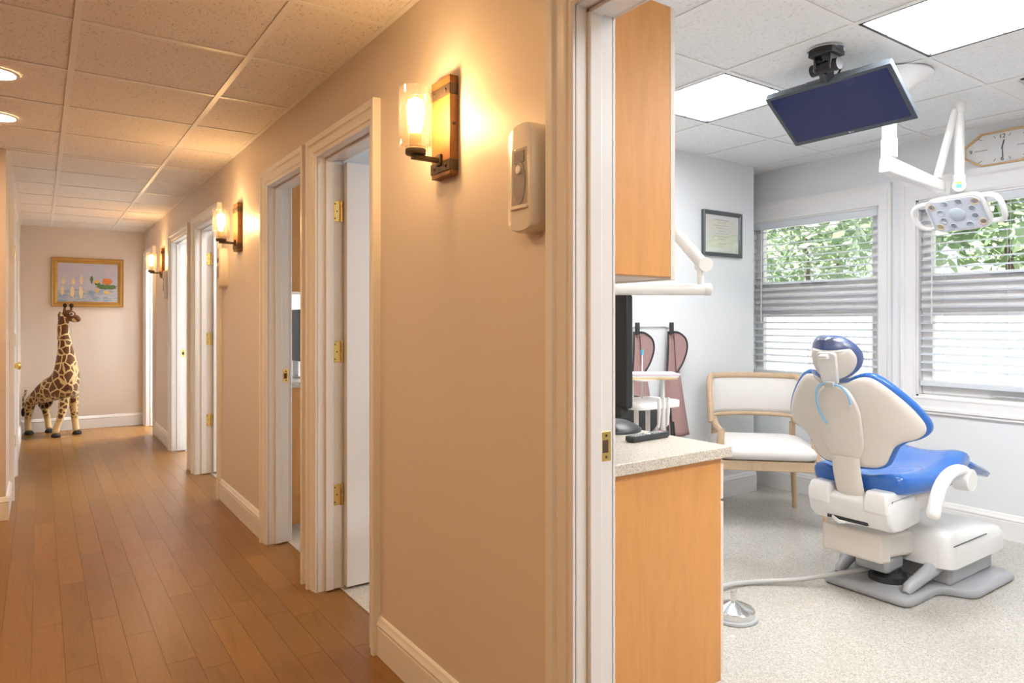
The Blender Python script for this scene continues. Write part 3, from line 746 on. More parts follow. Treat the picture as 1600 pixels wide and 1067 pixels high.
# same cabinets through the second doorway
b2 = thing('base_cabinet', 'maple base cabinet seen through the second doorway', 'cabinet', (1.5, 4.33, 0))
box('end_panel', 'maple_veneer', b2, WX2 + .002, 1.80, 4.33, 4.35, 0, .86, .001)
box('carcass', 'maple_edge', b2, WX2 + .002, 1.80, 4.35, 4.95, 0, .85)
t2 = MB().box(WX2 + .001, 1.83, 4.31, 4.97, .862, .90).build('countertop', 'counter_laminate', None, bevel=.003)
tag(t2, 'speckled counter seen through the second doorway', 'countertop')
u2 = thing('upper_cabinet', 'maple upper cabinet seen through the second doorway', 'cabinet', (1.4, 4.33, 1.47))
box('end_panel', 'maple_veneer', u2, WX2 + .002, 1.62, 4.33, 4.35, 1.47, 2.30, .001)
box('carcass', 'maple_edge', u2, WX2 + .002, 1.62, 4.35, 4.95, 1.475, 2.30)
m2 = thing('computer_monitor', 'dark monitor standing on the counter beyond the second doorway', 'monitor', (1.45, 4.6, .90))
MB().box(1.395, 1.415, 4.45, 4.80, 1.02, 1.36).build('housing', 'monitor_black', m2, bevel=.004)
MB().box(1.42, 1.50, 4.56, 4.70, .90, .915).box(1.41, 1.43, 4.59, 4.66, .915, 1.1).build('stand', 'plastic_gray', m2, bevel=.003)

# monitor on the near counter
mo = thing('computer_monitor', 'black monitor seen from behind at its edge, on the near counter', 'monitor', (1.9, 2.05, .835))
XM = 1.872
MB().box(XM, XM + .030, 1.925, 2.27, .94, 1.385).build('housing', 'monitor_black', mo, bevel=.004)
MB().box(XM + .030, XM + .036, 1.928, 2.267, .945, 1.38).build('screen_frame', 'plastic_black', mo, bevel=.002)
MB().box(XM - .012, XM + .034, 1.945, 2.25, .905, .945).build('speaker_bar', 'monitor_black', mo, bevel=.006)
MB().tube([(XM - .02, 2.10, .85), (XM - .025, 2.10, .95), (XM - .01, 2.10, 1.1)], [.03, .025, .02], 12).build('neck', 'plastic_dark', mo)
MB().loft([[(XM + .055 + a * .125 * k, 2.07 + b_ * .12 * k, z) for a, b_ in [(cos(2 * pi * i / 28), sin(2 * pi * i / 28)) for i in range(28)]] for k, z in ((1, .836), (1, .845), (.9, .855), (.55, .875), (.2, .882))]).build('foot', 'plastic_dark', mo, smooth=60)
# TV remote
rc = thing('remote_control', 'black remote control with buttons lying on the counter', 'remote', (1.91, 1.78, .835))
rM = frame((1.888, 1.828, .836), Vector((.235, .018, 0)).normalized(), Vector((-.018, .235, 0)).normalized(), (0, 0, 1))
RL = .215
MB().loft([[(x, y, z) for x, y in rrect(RL * k, .046 * kk, .012)] for k, kk, z in ((.97, .8, 0), (1, 1, .006), (1, 1, .016), (.985, .92, .021))], True, True, rM).build('shell', 'plastic_dark', rc, smooth=40)
btn = MB()
for i in range(11):
    for j in range(3):
        if 4 <= i <= 6: continue
        btn.box(-RL * .42 + i * .0155, -RL * .42 + i * .0155 + .010, -.015 + j * .0115, -.008 + j * .0115, .021, .0235, rM)
btn.build('button_rows', 'plastic_gray', rc)['kind'] = 'stuff'
MB().lathe([(.013, .021), (.012, .0235)], 20, rM @ Matrix.Translation((-.002, 0, 0))).build('direction_pad', 'plastic_white', rc)
MB().box(.078, .088, .004, .012, .021, .0238, rM).build('power_button', 'button_red', rc)

# x-ray wall arm
xa = thing('xray_wall_arm', 'white jointed x-ray arm reaching past the upper cabinet', 'dental arm', (WX2, 2.37, 1.30))
dvec = Vector((cos(THETA), -sin(THETA), 0)); e0 = Vector((2.146, 1.741, 1.405)); a0 = Vector((1.235, 2.371, 1.405))
box('wall_plate', 'lamp_white', xa, WX2 + .001, WX2 + .035, 2.325, 2.415, 1.28, 1.53, .006)
MB().tube([a0, e0 - dvec * .028], .0225, 20).build('extension_tube', 'lamp_white', xa)
MB().tube([e0 - dvec * .027, e0 - dvec * .024, e0 - dvec * .003, e0], [.022, .0235, .0235, .020], 20).build('end_cap', 'plastic_white', xa)
k0 = e0 - dvec * .040 + Vector((0, 0, .05)); jt = e0 - dvec * .030 + Vector((0, 0, .095))
MB().tube([e0 - dvec * .042 + Vector((0, 0, .015)), e0 - dvec * .042 + Vector((0, 0, .085))], .0135, 12).build('pivot_post', 'lamp_white', xa)
up = jt - dvec * .21 + Vector((0, 0, .24))
MB().tube([jt + dvec * .012 + Vector((0, 0, -.008)), jt, up, up - dvec * .012 + Vector((0, 0, .014))], [.018, .024, .022, .015], 18).build('scissor_arm', 'lamp_white', xa)
MB().tube([jt + Vector((.02, .03, 0)) * .9, jt - Vector((.02, .03, 0)) * .9], [.027, .027], 20).build('elbow_joint', 'lamp_white', xa)

# framed certificate
dg_ = thing('framed_certificate', 'dark-framed certificate hanging beside the window', 'certificate', (4.07, DY, 1.75))
q0, q1, r0, r1 = 3.862, 4.298, 1.752, 2.078
frame_ring(q0, q1, r0, r1, [(0, 0), (0, .020), (.006, .024), (.022, .020), (.028, .012), (.028, 0)], lambda x, z, t: (x, DY - t, z)).build('frame', 'frame_gunmetal', dg_, smooth=20)
box('mat_board', 'paper_white', dg_, q0 + .026, q1 - .026, DY - .006, DY - .001, r0 + .026, r1 - .026)
box('certificate_paper', 'paper_cream', dg_, q0 + .075, q1 - .075, DY - .0068, DY - .006, r0 + .062, r1 - .062)
ln = MB()
for i, (w, z) in enumerate(((.17, .265), (.10, .245), (.19, .225), (.13, .205), (.08, .185), (.15, .165), (.18, .145), (.10, .125), (.09, .095))):
    ln.box(4.08 - w / 2, 4.08 + w / 2, DY - .0073, DY - .0068, r0 + z - .0015 - (.002 if i == 0 else 0), r0 + z + .0015)
ln.build('print_lines', 'ink_gray', dg_, smooth=0)['kind'] = 'stuff'
box('glazing', 'picture_glass', dg_, q0 + .024, q1 - .024, DY - .0105, DY - .0095, r0 + .024, r1 - .024)

# apron rack and lead aprons
rk = thing('apron_rack', 'slim white wall rail holding the two rose aprons', 'rail', (3.4, DY, 1.24))
MB().box(3.05, 3.53, DY - .012, DY - .001, 1.245, 1.262).build('rail', 'plastic_white', rk, bevel=.002)
for x in (3.175, 3.495):
    MB().tube([(x, DY - .012, 1.245), (x, DY - .05, 1.238), (x, DY - .055, 1.252)], .005, 8).build('hook', 'plastic_white', rk)
def apron(x, lab, mir):
    a = thing('lead_apron', lab, 'apron', (x, DY - .05, .45), group='rose lead aprons on the rail')
    s = -1 if mir else 1
    def sheet(left, right, z0, z1, y, amp, mat, name, n=22, ph=0):
        rows = []
        for i in range(n + 1):
            t = i / n; z = z1 + (z0 - z1) * t; l_, r_ = left(t), right(t); row = []
            for j in range(13):
                k = j / 12; xx = l_ + (r_ - l_) * k
                row.append((x + s * xx, DY - y - amp * (.5 + .5 * sin(k * 9 + ph + t * 2)) * (.3 + .7 * t), z))
            rows.append(row)
        mb = MB(); mb.loft(rows, False, False)
        o = mb.build(name, mat, a, smooth=60); sm = o.modifiers.new('solid', 'SOLIDIFY'); sm.thickness = .006; return o, rows
    fo, rows = sheet(lambda t: -.018 - .16 * t ** 2.2 * (1 if t < .5 else 1) if t < .45 else -.05 - .05 * t, lambda t: .035 + .16 * t ** 1.1, .50, 1.215, .035, .02, 'apron_rose', 'front_panel')
    MB().tube([Vector(r[0]) + Vector((0, -.004, 0)) for r in rows], .006, 6).build('binding', 'apron_binding', fo)
    lo = [(x + s * p[0], DY - .055 - p[2], p[1]) for p in [(0.0, 1.212, .01), (.05, 1.205, .02), (.105, 1.165, .03), (.12, 1.10, .03), (.10, 1.02, .02), (.06, .955, .01), (.045, .93, 0)]]
    ci = [(x + s * (.02 + i * .004), DY - .06, 1.20 - i * .045) for i in range(7)]
    lp = MB(); n_ = 7; A = lo; lp.loft([[Vector(p) for p in A], [Vector(p) for p in ci]], False, False)
    co = lp.build('shoulder_flap', 'apron_rose', a, smooth=60)
    MB().tube(spline(A, 5), .0065, 6).build('binding', 'apron_binding', co)
    box('hanging_loop', 'apron_binding', a, x - .014, x + .014, DY - .064, DY - .045, 1.195, 1.275, .003)
    return a
apron(3.495, 'rose lead apron with dark binding on the right hook', False)
apron(3.175, 'rose lead apron half hidden behind the monitor edge', False)

# delivery cart behind the counter
dc = thing('instrument_cart', 'white instrument cart with papers on top, behind the monitor', 'cart', (2.42, 2.36, 0))
MB().loft([[(2.42 + x, 2.36 + y, z) for x, y in rrect(.30, .22, .05)] for z in (.868, .872, .898, .900)]).build('tray', 'lamp_white', dc, bevel=.004)
MB().lathe([(.20, 0), (.20, .02), (.05, .04)], 28, Matrix.Translation((2.42, 2.36, .04))).build('base', 'plastic_gray', dc)
for i in range(5):
    a = 2 * pi * i / 5 + .3
    MB().lathe([(.012, 0), (.02, .006), (.02, .034), (.012, .04)], 12, Matrix.Translation((2.42 + .18 * cos(a), 2.36 + .18 * sin(a), 0))).build('caster', 'rubber_black', dc)
for x, y in ((2.36, 2.36), (2.48, 2.30), (2.50, 2.42)): MB().tube([(x, y, .06), (x, y, .87)], .012, 12).build('post', 'plastic_white', dc)
for x, y in ((2.37, 2.40), (2.52, 2.34)): MB().tube([(x, y, .90), (x, y, 1.0)], .010, 10).build('riser', 'plastic_white', dc)
MB().loft([[(2.43 + x, 2.36 + y, z) for x, y in rrect(.26, .18, .02)] for z in (1.0, 1.006)]).build('top_shelf', 'lamp_white', dc)
for i in range(3):
    MB().tube([(2.40 + i * .03, 2.255, .78), (2.40 + i * .03, 2.25, .86), (2.395 + i * .03, 2.245, .92)], [.006, .010, .007], 10).build('handpiece', 'lamp_white', dc)
hs = MB()
for i in range(2):
    hs.tube(spline([(2.46 + i * .04, 2.255, .80), (2.47 + i * .04, 2.24, .62), (2.50 + i * .02, 2.25, .52), (2.53, 2.28, .62), (2.53, 2.30, .86)], 6), .006, 8)
hs.build('hoses', 'plastic_dark', dc)
rM = Matrix.Translation((2.435, 2.355, 0)) @ Matrix.Rotation(radians(-34), 4, 'Z')
for i, (mm, lab) in enumerate((('paper_orange', 'orange paper sheet at the bottom of the pile on the cart'), ('paper_white', 'white paper sheet in the middle of the pile on the cart'), ('paper_pink', 'pink paper sheet on top of the pile on the cart'))):
    o = MB().box(-.13, .12 + .008 * i, -.09, .085, 1.0065 + i * .0085, 1.0145 + i * .0085, rM).build('paper_pad', mm, None, bevel=.001)
    tag(o, lab, 'paper', 'papers on the instrument cart')
tb = thing('toothbrush', 'thin white brush with a blue tip standing on the cart', 'brush', (2.47, 2.43, .90))
MB().tube([(2.47, 2.43, .90), (2.47, 2.43, 1.07), (2.47, 2.43, 1.115)], [.005, .004, .0035], 8).build('stem', 'plastic_white', tb)
MB().tube([(2.47, 2.43, 1.115), (2.47, 2.43, 1.14)], .008, 8).build('tip', 'sticker_blue', tb)
st = thing('operator_stool', 'dark stool with a rounded back, behind the monitor foot', 'stool', (2.92, 2.96, 0))
MB().loft([[(2.79 + .21 * k * cos(2 * pi * i / 28) * .62, 2.89 + .21 * k * cos(2 * pi * i / 28) * -.62 + off, .73 + .13 * k * sin(2 * pi * i / 28)) for i in range(28)] for k, off in ((.8, -.04), (1, -.02), (1, .01), (.8, .03))]).build('backrest', 'plastic_dark', st, smooth=60)
MB().tube([(2.80, 2.91, .68), (2.82, 2.91, .5), (2.86, 2.93, .43)], .018, 10).build('back_post', 'plastic_black', st)
MB().lathe([(.19, .40), (.20, .42), (.20, .47), (.17, .49)], 28, Matrix.Translation((2.93, 2.97, 0))).build('seat', 'plastic_dark', st)
MB().lathe([(.03, .08), (.03, .40)], 14, Matrix.Translation((2.93, 2.97, 0))).build('column', 'chrome', st)
for i in range(5):
    a = 2 * pi * i / 5
    l_ = MB().tube([(2.93, 2.97, .10), (2.93 + .20 * cos(a), 2.97 + .20 * sin(a), .065)], [.02, .013], 8).build('leg', 'plastic_black', st)
    MB().lathe([(.012, 0), (.025, .01), (.025, .04), (.012, .05)], 12, Matrix.Translation((2.93 + .20 * cos(a), 2.97 + .20 * sin(a), 0))).build('caster', 'rubber_black', l_)

# ================================================================== ARMCHAIR
ac = thing('armchair', 'pale wood armchair with linen back in the corner by the window', 'chair', (3.86, 2.745, 0), radians(-45))
# local: x to the image right, -y towards the camera
aw = .29
def ap(mb, name, mat, **k): return mb.build(name, mat, ac, local=True, **k)
for s, nm in ((1, 'leg'), (-1, 'leg')):
    ap(MB().tube([(s * (aw + .045), -.335, 0), (s * (aw + .005), -.30, .35), (s * (aw - .02), -.27, .60)], [.016, .022, .022], 10), nm, 'ash_wood')
    ap(MB().tube([(s * (aw - .005), .30, 0), (s * (aw - .03), .26, .40), (s * (aw - .035), .24, .60)], [.016, .021, .020], 10), nm, 'ash_wood')
    ap(MB().tube([(s * (aw - .02), -.285, .60), (s * (aw - .01), -.10, .605), (s * (aw - .02), .10, .615), (s * (aw - .03), .22, .62)], .021, 10), 'armrest', 'ash_wood')
    ap(MB().box(min(s * aw, s * (aw - .04)), max(s * aw, s * (aw - .04)), -.28, .26, .37, .425), 'side_rail', 'ash_wood', bevel=.004)
ap(MB().box(-aw, aw, -.315, -.27, .37, .43), 'front_rail', 'ash_wood', bevel=.004)
ap(MB().box(-aw + .02, aw - .02, .24, .275, .37, .425), 'rear_rail', 'ash_wood', bevel=.004)
cu = []
for k, z in ((.90, .432), (1, .45), (1, .485), (.95, .508), (.75, .525), (.4, .532)):
    cu.append([(x * k, -.03 + y * k - .012 * (1 if y < 0 else 0), z) for x, y in rrect(2 * aw + .02, .57, .07, 6)])
ap(MB().loft(cu), 'seat_cushion', 'cushion_white', smooth=70)
def arc(z, yo=0, w=aw + .01, d=.22, n=24, lean=0):
    return [(w * sin(-pi / 2 * .93 + pi * .93 * i / n), .08 + yo + d * cos(-pi / 2 * .93 + pi * .93 * i / n), z) for i in range(n + 1)]
BT, BB = .905, .645
lean = lambda z: (z - .66) * .22
A_ = [Vector((x, y + lean(BT), z)) for x, y, z in arc(BT)]
hoop = [Vector((A_[0].x * .985, A_[0].y - .05 - lean(BT), .61)), Vector((A_[0].x, A_[0].y - .03 - lean(BT) * .5, .74)), Vector((A_[0].x, A_[0].y - .012, BT - .045))] + A_[2:-2:2] + [Vector((A_[-1].x, A_[-1].y - .012, BT - .045)), Vector((A_[-1].x, A_[-1].y - .03 - lean(BT) * .5, .74)), Vector((A_[-1].x * .985, A_[-1].y - .05 - lean(BT), .61))]
ap(MB().tube(spline(hoop, 4), .021, 10), 'back_hoop', 'ash_wood')
ap(MB().tube([(x, y + lean(BB), z) for x, y, z in arc(BB)], .015, 10), 'back_lower_rail', 'ash_wood')
rows = []
for t in range(9):
    z = BB + .012 + (BT - BB - .025) * t / 8; bulge = .022 * sin(pi * t / 8)
    rows.append([(x * (1 - bulge * 2), y - bulge + lean(z), z) for x, y, _ in arc(z, 0, aw - .002, .214)])
o = ap(MB().loft(rows, False, False), 'back_pad', 'linen', smooth=70); sm = o.modifiers.new('solid', 'SOLIDIFY'); sm.thickness = .02

# ================================================================== DENTAL CHAIR
YC = 1.695
dch = thing('dental_chair', 'blue and cream dental chair seen from behind, facing the windows', 'dental chair', (3.5, YC, 0))
def bev_loft(outl, zs, M=None):
    return MB().loft([[(cx_ + (x - cx_) * k, cy_ + (y - cy_) * k, z) for x, y in outl] for k, z in zs], True, True, M)
def bev_outline(pts, r, n=4):
    out = []; m = len(pts)
    for i in range(m):
        a, b_, c = Vector(pts[i - 1]), Vector(pts[i]), Vector(pts[(i + 1) % m])
        u = (a - b_); w = (c - b_); rr = min(r, u.length * .45, w.length * .45); p = b_ + u.normalized() * rr; q = b_ + w.normalized() * rr
        for k in range(n + 1):
            t = k / n; out.append(tuple((1 - t) ** 2 * p + 2 * t * (1 - t) * b_ + t * t * q))
    return out
hw1, hw2 = .205, .335
bo = bev_outline([(3.165, YC - hw1), (3.47, YC - hw1), (3.53, YC - hw2), (3.99, YC - hw2), (3.99, YC + hw2), (3.53, YC + hw2), (3.47, YC + hw1), (3.165, YC + hw1)], .05)
cx_, cy_ = 3.58, YC
bev_loft(bo, ((.985, .004), (1.0, .010), (1.0, .022), (.985, .036), (.95, .042))).build('base_plate', 'base_gray', dch, smooth=50)
for s in (-1, 1):
    MB().tube([(3.24, YC + s * (hw1 - .045), .045), (3.26, YC + s * (hw1 - .045), .062), (3.50, YC + s * (hw1 - .02), .135), (3.62, YC + s * (hw1 - .02), .14)], [.016, .026, .036, .036], 12).build('base_rib', 'base_gray', dch)
MB().box(3.50, 3.96, YC - .24, YC + .24, .036, .135).build('base_riser', 'base_gray', dch, bevel=.02, seg=3)
cov = []
for k, z in ((1, .135), (1.0, .20), (.985, .245), (.95, .268), (.88, .280)):
    cov.append([(3.74 + x * k - (.0), YC + y * k, z - (.03 * ((3.74 + x) - 3.74) / .3 if z > .2 else 0)) for x, y in rrect(.62, .545, .06, 5)])
MB().loft(cov).build('base_cover', 'plastic_white', dch, smooth=50)
MB().box(3.45, 3.80, YC - .275, YC - .271, .244, .247).build('cover_seam', 'plastic_dark', dch)
# lift arm and rear housing
MB().loft([[(x, YC + y, z) for x, y, z in r] for r in (
    [(3.115, -.115, .185), (3.115, .17, .185), (3.115, .17, .315), (3.115, -.115, .315)],
    [(3.205, -.115, .172), (3.205, .17, .172), (3.205, .17, .31), (3.205, -.115, .31)])]).build('lift_head', 'plastic_cream', dch, bevel=.014, seg=3)
MB().loft([[(x, YC + y, z) for x, y, z in r] for r in (
    [(3.19, -.10, .19), (3.19, .10, .19), (3.19, .10, .30), (3.19, -.10, .30)],
    [(3.56, -.10, .150), (3.56, .10, .150), (3.56, .10, .27), (3.56, -.10, .27)])]).build('lift_arm', 'plastic_cream', dch, bevel=.018, seg=3)
MB().box(3.24, 3.40, YC - .08, YC + .08, .10, .18).build('lift_cylinder_housing', 'base_gray', dch, bevel=.02)
MB().lathe([(.085, .04), (.085, .07), (.06, .085), (.055, .12)], 20, Matrix.Translation((3.36, YC - .02, 0))).build('bellows', 'plastic_dark', dch)
prof = [(3.045, .385), (3.03, .42), (3.025, .47), (3.035, .482), (3.06, .492), (3.32, .50), (3.32, .36), (3.15, .345), (3.08, .350)]
rings = []
for y, k in ((-.19, .90), (-.186, .97), (-.175, 1), (.175, 1), (.186, .97), (.19, .90)):
    rings.append([(3.17 + (x - 3.17) * k, YC + y, .435 + (z - .435) * k) for x, z in prof])
for ya, yb in ((.078, .186), (-.186, -.078)):
    MB().loft([[(x, YC + yy, z) for x, yy, z in ((3.02, ya, z_), (3.02, yb, z_), (3.26, yb, z_), (3.26, ya, z_))] if z_ < .5 else [(3.035, YC + ya + .006, z_), (3.035, YC + yb - .006, z_), (3.25, YC + yb - .006, z_), (3.25, YC + ya + .006, z_)] for z_ in (.43, .49, .528)]).build('housing_lobe', 'plastic_white', dch, bevel=.012, seg=3)
rh = MB().loft(rings).build('rear_housing', 'plastic_white', dch, bevel=.006, smooth=40)
MB().box(3.05, 3.10, YC - .085, YC + .105, .362, .378, Matrix.Identity(4)).build('release_slot', 'plastic_dark', rh, bevel=.002)
MB().tube([(3.045, YC + .075, .372), (3.02, YC + .03, .362), (3.03, YC + .005, .362)], [.008, .010, .006], 8, flat=.5).build('release_lever', 'plastic_white', rh)
# seat underside shell
MB().loft([[(x, YC + y * w, z) for y, z in ((-.18, z1), (-.20, z1 - .03), (-.15, z0), (.15, z0), (.20, z1 - .03), (.18, z1))] for x, w, z0, z1 in ((3.26, 1, .36, .52), (3.42, 1.02, .39, .515), (3.58, 1.0, .45, .53), (3.74, .9, .50, .56))]).build('seat_shell', 'plastic_cream', dch, smooth=50, bevel=.01)
# blue seat upholstery: cross-section lofted along x
sec = []
for x, w, zt, th in ((3.09, .155, .565, .05), (3.105, .205, .58, .075), (3.15, .225, .582, .085), (3.28, .240, .572, .085), (3.42, .245, .573, .085), (3.54, .245, .588, .085), (3.64, .235, .608, .085), (3.73, .22, .625, .08), (3.79, .205, .618, .075), (3.815, .18, .602, .05)):
    ring = []
    for i in range(9):
        t = -1 + 2 * i / 8; ring.append((x, YC + w * t, zt + .045 * t * t - (.055 * max(0, abs(t) - .8) / .2) * (.6)))
    for y, dz in ((1.03, .45), (1.0, .8), (.85, 1), (-.85, 1), (-1.0, .8), (-1.03, .45)):
        ring.append((x, YC + w * y, zt + .03 - (th + .03) * dz))
    sec.append(ring)
MB().loft(sec).build('seat_upholstery', 'blue_vinyl', dch, smooth=60, sub=1)
sec = []
for x, w, zt, th in ((3.815, .16, .598, .05), (3.83, .175, .595, .055), (3.96, .17, .553, .05), (4.10, .16, .508, .045), (4.19, .145, .480, .04), (4.205, .12, .472, .02)):
    sec.append([(x, YC + w * y, zt - th * dz) for y, dz in ((-1, .35), (-.93, .05), (-.5, .06), (0, .08), (.5, .06), (.93, .05), (1, .35), (.9, .9), (0, 1), (-.9, .9))])
lr = MB().loft(sec).build('leg_rest', 'blue_vinyl', dch, smooth=60)
MB().loft([[(x, YC + y, z) for y in (-.12, .12) for z in (za, zb)][0:1] + [(x, YC - .12, zb), (x, YC + .12, zb), (x, YC + .12, za)] for x, za, zb in ((3.80, .500, .555), (3.95, .465, .505), (4.06, .455, .475))]).build('leg_rest_shell', 'plastic_cream', lr)
# armrests
for s in (-1,):
    yy = YC + s * .335
    path = spline([(3.10, yy, .445), (3.125, yy, .51), (3.175, yy, .575), (3.25, yy, .615), (3.34, yy, .625), (3.42, yy, .605)], 6)
    MBa = MB(); rings = []
    for i, p in enumerate(path):
        t = (path[min(i + 1, len(path) - 1)] - path[max(i - 1, 0)]).normalized(); nrm = Vector((-t.z, 0, t.x)); k = .55 if i in (0, len(path) - 1) else (.85 if i in (1, len(path) - 2) else 1)
        rings.append([tuple(p + Vector((0, 1, 0)) * (.028 * k * cos(2 * pi * j / 14)) + nrm * (.024 * k * sin(2 * pi * j / 14))) for j in range(14)])
    MBa.loft(rings); ao = MBa.build('armrest', 'plastic_white', dch, smooth=60)
    MB().tube([(3.40, yy - .035, .575), (3.40, yy - .030, .575), (3.40, yy + .030, .575), (3.40, yy + .035, .575)], [.045, .050, .050, .045], 20).build('armrest_pivot', 'plastic_white', ao)
    MB().tube([(3.43, yy, .56), (3.50, YC + s * .20, .54)], .025, 10).build('armrest_bracket', 'plastic_white', ao)
# backrest
BO = Vector((3.079, YC, .517)); BT_ = Vector((-.149, 0, .505)).normalized(); BN = Vector((BT_.z, 0, -BT_.x))   # BN points forward (+x)
half = [(0, .522), (.05, .523), (.085, .538), (.125, .549), (.165, .540), (.21, .500), (.25, .452), (.285, .402), (.312, .352), (.328, .306), (.322, .268), (.290, .243), (.245, .229), (.212, .205), (.190, .165), (.170, .125), (.140, .104), (.10, .096), (0, .094)]
full = [Vector((s, t, 0)) for s, t in half] + [Vector((-s, t, 0)) for s, t in half[-2:0:-1]]
oc = [(p.x, p.y) for p in spline(full, 4, True)]
BC = (0, .315)
def bp(s, t, n): 
    n = n + .10 * (s / .33) ** 2 - .012 * ((t - .3) / .25) ** 2 * 0
    return tuple(BO + Vector((0, s, 0)) + BT_ * t + BN * n)
def patch(ks, off=0.0):
    rings = []
    for k, n in ks:
        r = []
        for s, t in oc:
            ds, dt = s - BC[0], t - BC[1]; L = math.hypot(ds, dt); kk = max(.01, k - off / L)
            r.append(bp(BC[0] + ds * kk, BC[1] + dt * kk, n))
        rings.append(r)
    return MB().loft(rings)
patch([(.02, -.020), (.35, -.019), (.7, -.015), (.90, -.009), (.975, -.003), (1, .006), (1, .012)], .014).build('back_shell', 'plastic_cream', dch, smooth=60)
patch([(.3, .008), (.9, .008), (.985, .010), (1.0, .020), (1.0, .035), (.97, .050), (.85, .062), (.5, .060), (.02, .055)]).build('back_upholstery', 'blue_vinyl', dch, smooth=60)
spo = bev_outline([(-.062, .505), (.062, .505), (.105, .40), (.098, .22), (.06, .14), (-.06, .14), (-.098, .22), (-.105, .40)], .05)
MB().loft([[bp((s) * k, .32 + (t - .32) * k, n - .09 * (s * k / .33) ** 2) for s, t in spo] for k, n in ((1, -.012), (.98, -.021), (.92, -.025), (.4, -.027))]).build('spine_cover', 'plastic_cream', dch, smooth=60)
# strap: cover between back and housing
rows = []
for t, n in ((.165, -.030), (.13, -.038), (.08, -.042), (.02, -.040), (-.05, -.034)):
    c = BO + BT_ * t + BN * n; w = .066
    rows.append([tuple(c + Vector((0, y * w, 0)) + BN * (.012 * abs(y) ** 3 + dn)) for y, dn in ((-1, .008), (-.9, 0), (-.5, -.002), (0, -.003), (.5, -.002), (.9, 0), (1, .008), (.8, .03), (0, .035), (-.8, .03))])
MB().loft(rows).build('back_bracket', 'plastic_cream', dch, smooth=50)
# headrest
HO = BO + BT_ * .612 + Vector((0, .012, 0)); HT = (Vector((-.06, 0, .2))).normalized(); HN = Vector((HT.z, 0, -HT.x))
hh_ = [(0, .112), (.045, .106), (.085, .075), (.113, .02), (.112, -.025), (.09, -.065), (.05, -.09), (0, -.097)]
hf = [Vector((s, t, 0)) for s, t in hh_] + [Vector((-s, t, 0)) for s, t in hh_[-2:0:-1]]
ho = [(p.x, p.y) for p in spline(hf, 4, True)]
def hp(s, t, n): return tuple(HO + Vector((0, s, 0)) + HT * t + HN * (n + .05 * (s / .113) ** 2))
def hpatch(ks): return MB().loft([[hp(s * k, t * k, n) for s, t in ho] for k, n in ks])
hpatch([(.3, .0), (.9, .004), (.98, .006), (1.0, .014), (1, .03), (.95, .045), (.7, .055), (.05, .05)]).build('headrest_cushion', 'navy_vinyl', dch, smooth=60)
MB().loft([[hp(s * k, (t if t < .055 else .055) * k, n) for s, t in ho] for k, n in ((.9, .006), (.9, -.002), (.84, -.010), (.3, -.014))]).build('headrest_shell', 'plastic_cream', dch, smooth=60)
MB().loft([[tuple(Vector(hp(s, t, n))) for s, t in bev_outline([(-.046, .045), (.046, .045), (.036, -.11), (-.036, -.11)], .02)] for n in (-.008, -.022, -.028)]).build('headrest_mount', 'plastic_white', dch, smooth=40, bevel=.003)
MB().box(-.02, .02, .02, .04, -.045, -.01, frame(HO, (0, 1, 0), HT, HN)).build('headrest_latch', 'plastic_white', dch, bevel=.004)
MB().loft([[hp(s * k, (t - .01) * kt + .004, n) for s, t in ho] for k, kt, n in ((.5, .5, -.052), (1.03, 1.02, -.030), (1.10, 1.07, .01), (1.12, 1.09, .04), (1.0, 1.0, .065))]).build('plastic_cover', 'film', dch, smooth=60)
# bib chain on the headrest post
ch = thing('bib_clip_cord', 'light blue bib cord with metal clips hanging on the chair back', 'bib cord', tuple(BO + BT_ * .50 - BN * .05))
bc_ = lambda s, t, n=-.042: bp(s, t, n - .10 * (s / .33) ** 2)
MB().box(-.022, .022, .505, .53, -.052, -.034, frame(BO, (0, 1, 0), BT_, BN)).build('clasp', 'plastic_gray', ch, bevel=.003)
for pts in ([(.02, .518), (.05, .51), (.072, .47), (.076, .41), (.06, .35), (.045, .325)], [(-.02, .518), (-.05, .51), (-.075, .475), (-.082, .43)]):
    co = MB().tube(spline([bc_(s, t) for s, t in pts], 5), .0045, 8).build('cord', 'tube_blue', ch)
    e = pts[-1]; MB().tube([bc_(*e), bc_(e[0] * .8 if e[0] > 0 else e[0] + .012, e[1] - .045)], [.004, .0015], 6).build('clip', 'chrome', co)

# foot control and cable
fc = thing('foot_control', 'round chrome foot control on the floor beside the cabinet', 'foot control', (2.47, 1.89, 0))
FM = Matrix.Translation((2.47, 1.885, 0))
MB().lathe([(.098, 0), (.102, .004), (.100, .012), (.09, .016)], 40, FM).build('base_ring', 'plastic_gray', fc)
MB().lathe([(.088, .014), (.090, .020), (.090, .038), (.084, .044), (.02, .072), (.014, .074)], 28, FM).build('dome', 'chrome', fc, smooth=12)
MB().lathe([(.011, .072), (.011, .098), (.013, .100), (.013, .112), (.009, .116)], 16, FM).build('knob', 'chrome', fc)
cb = MB().tube([tuple(p) for p in spline([(2.36, 1.95, .02), (2.50, 2.06, .022), (2.68, 2.10, .02), (2.85, 2.06, .016), (3.03, 1.93, .03), (3.20, 1.81, .062), (3.34, 1.735, .075)], 8)], .011, 12).build('floor_hose', 'hose_gray', None)
tag(cb, 'grey hose running across the floor to the chair base', 'hose')

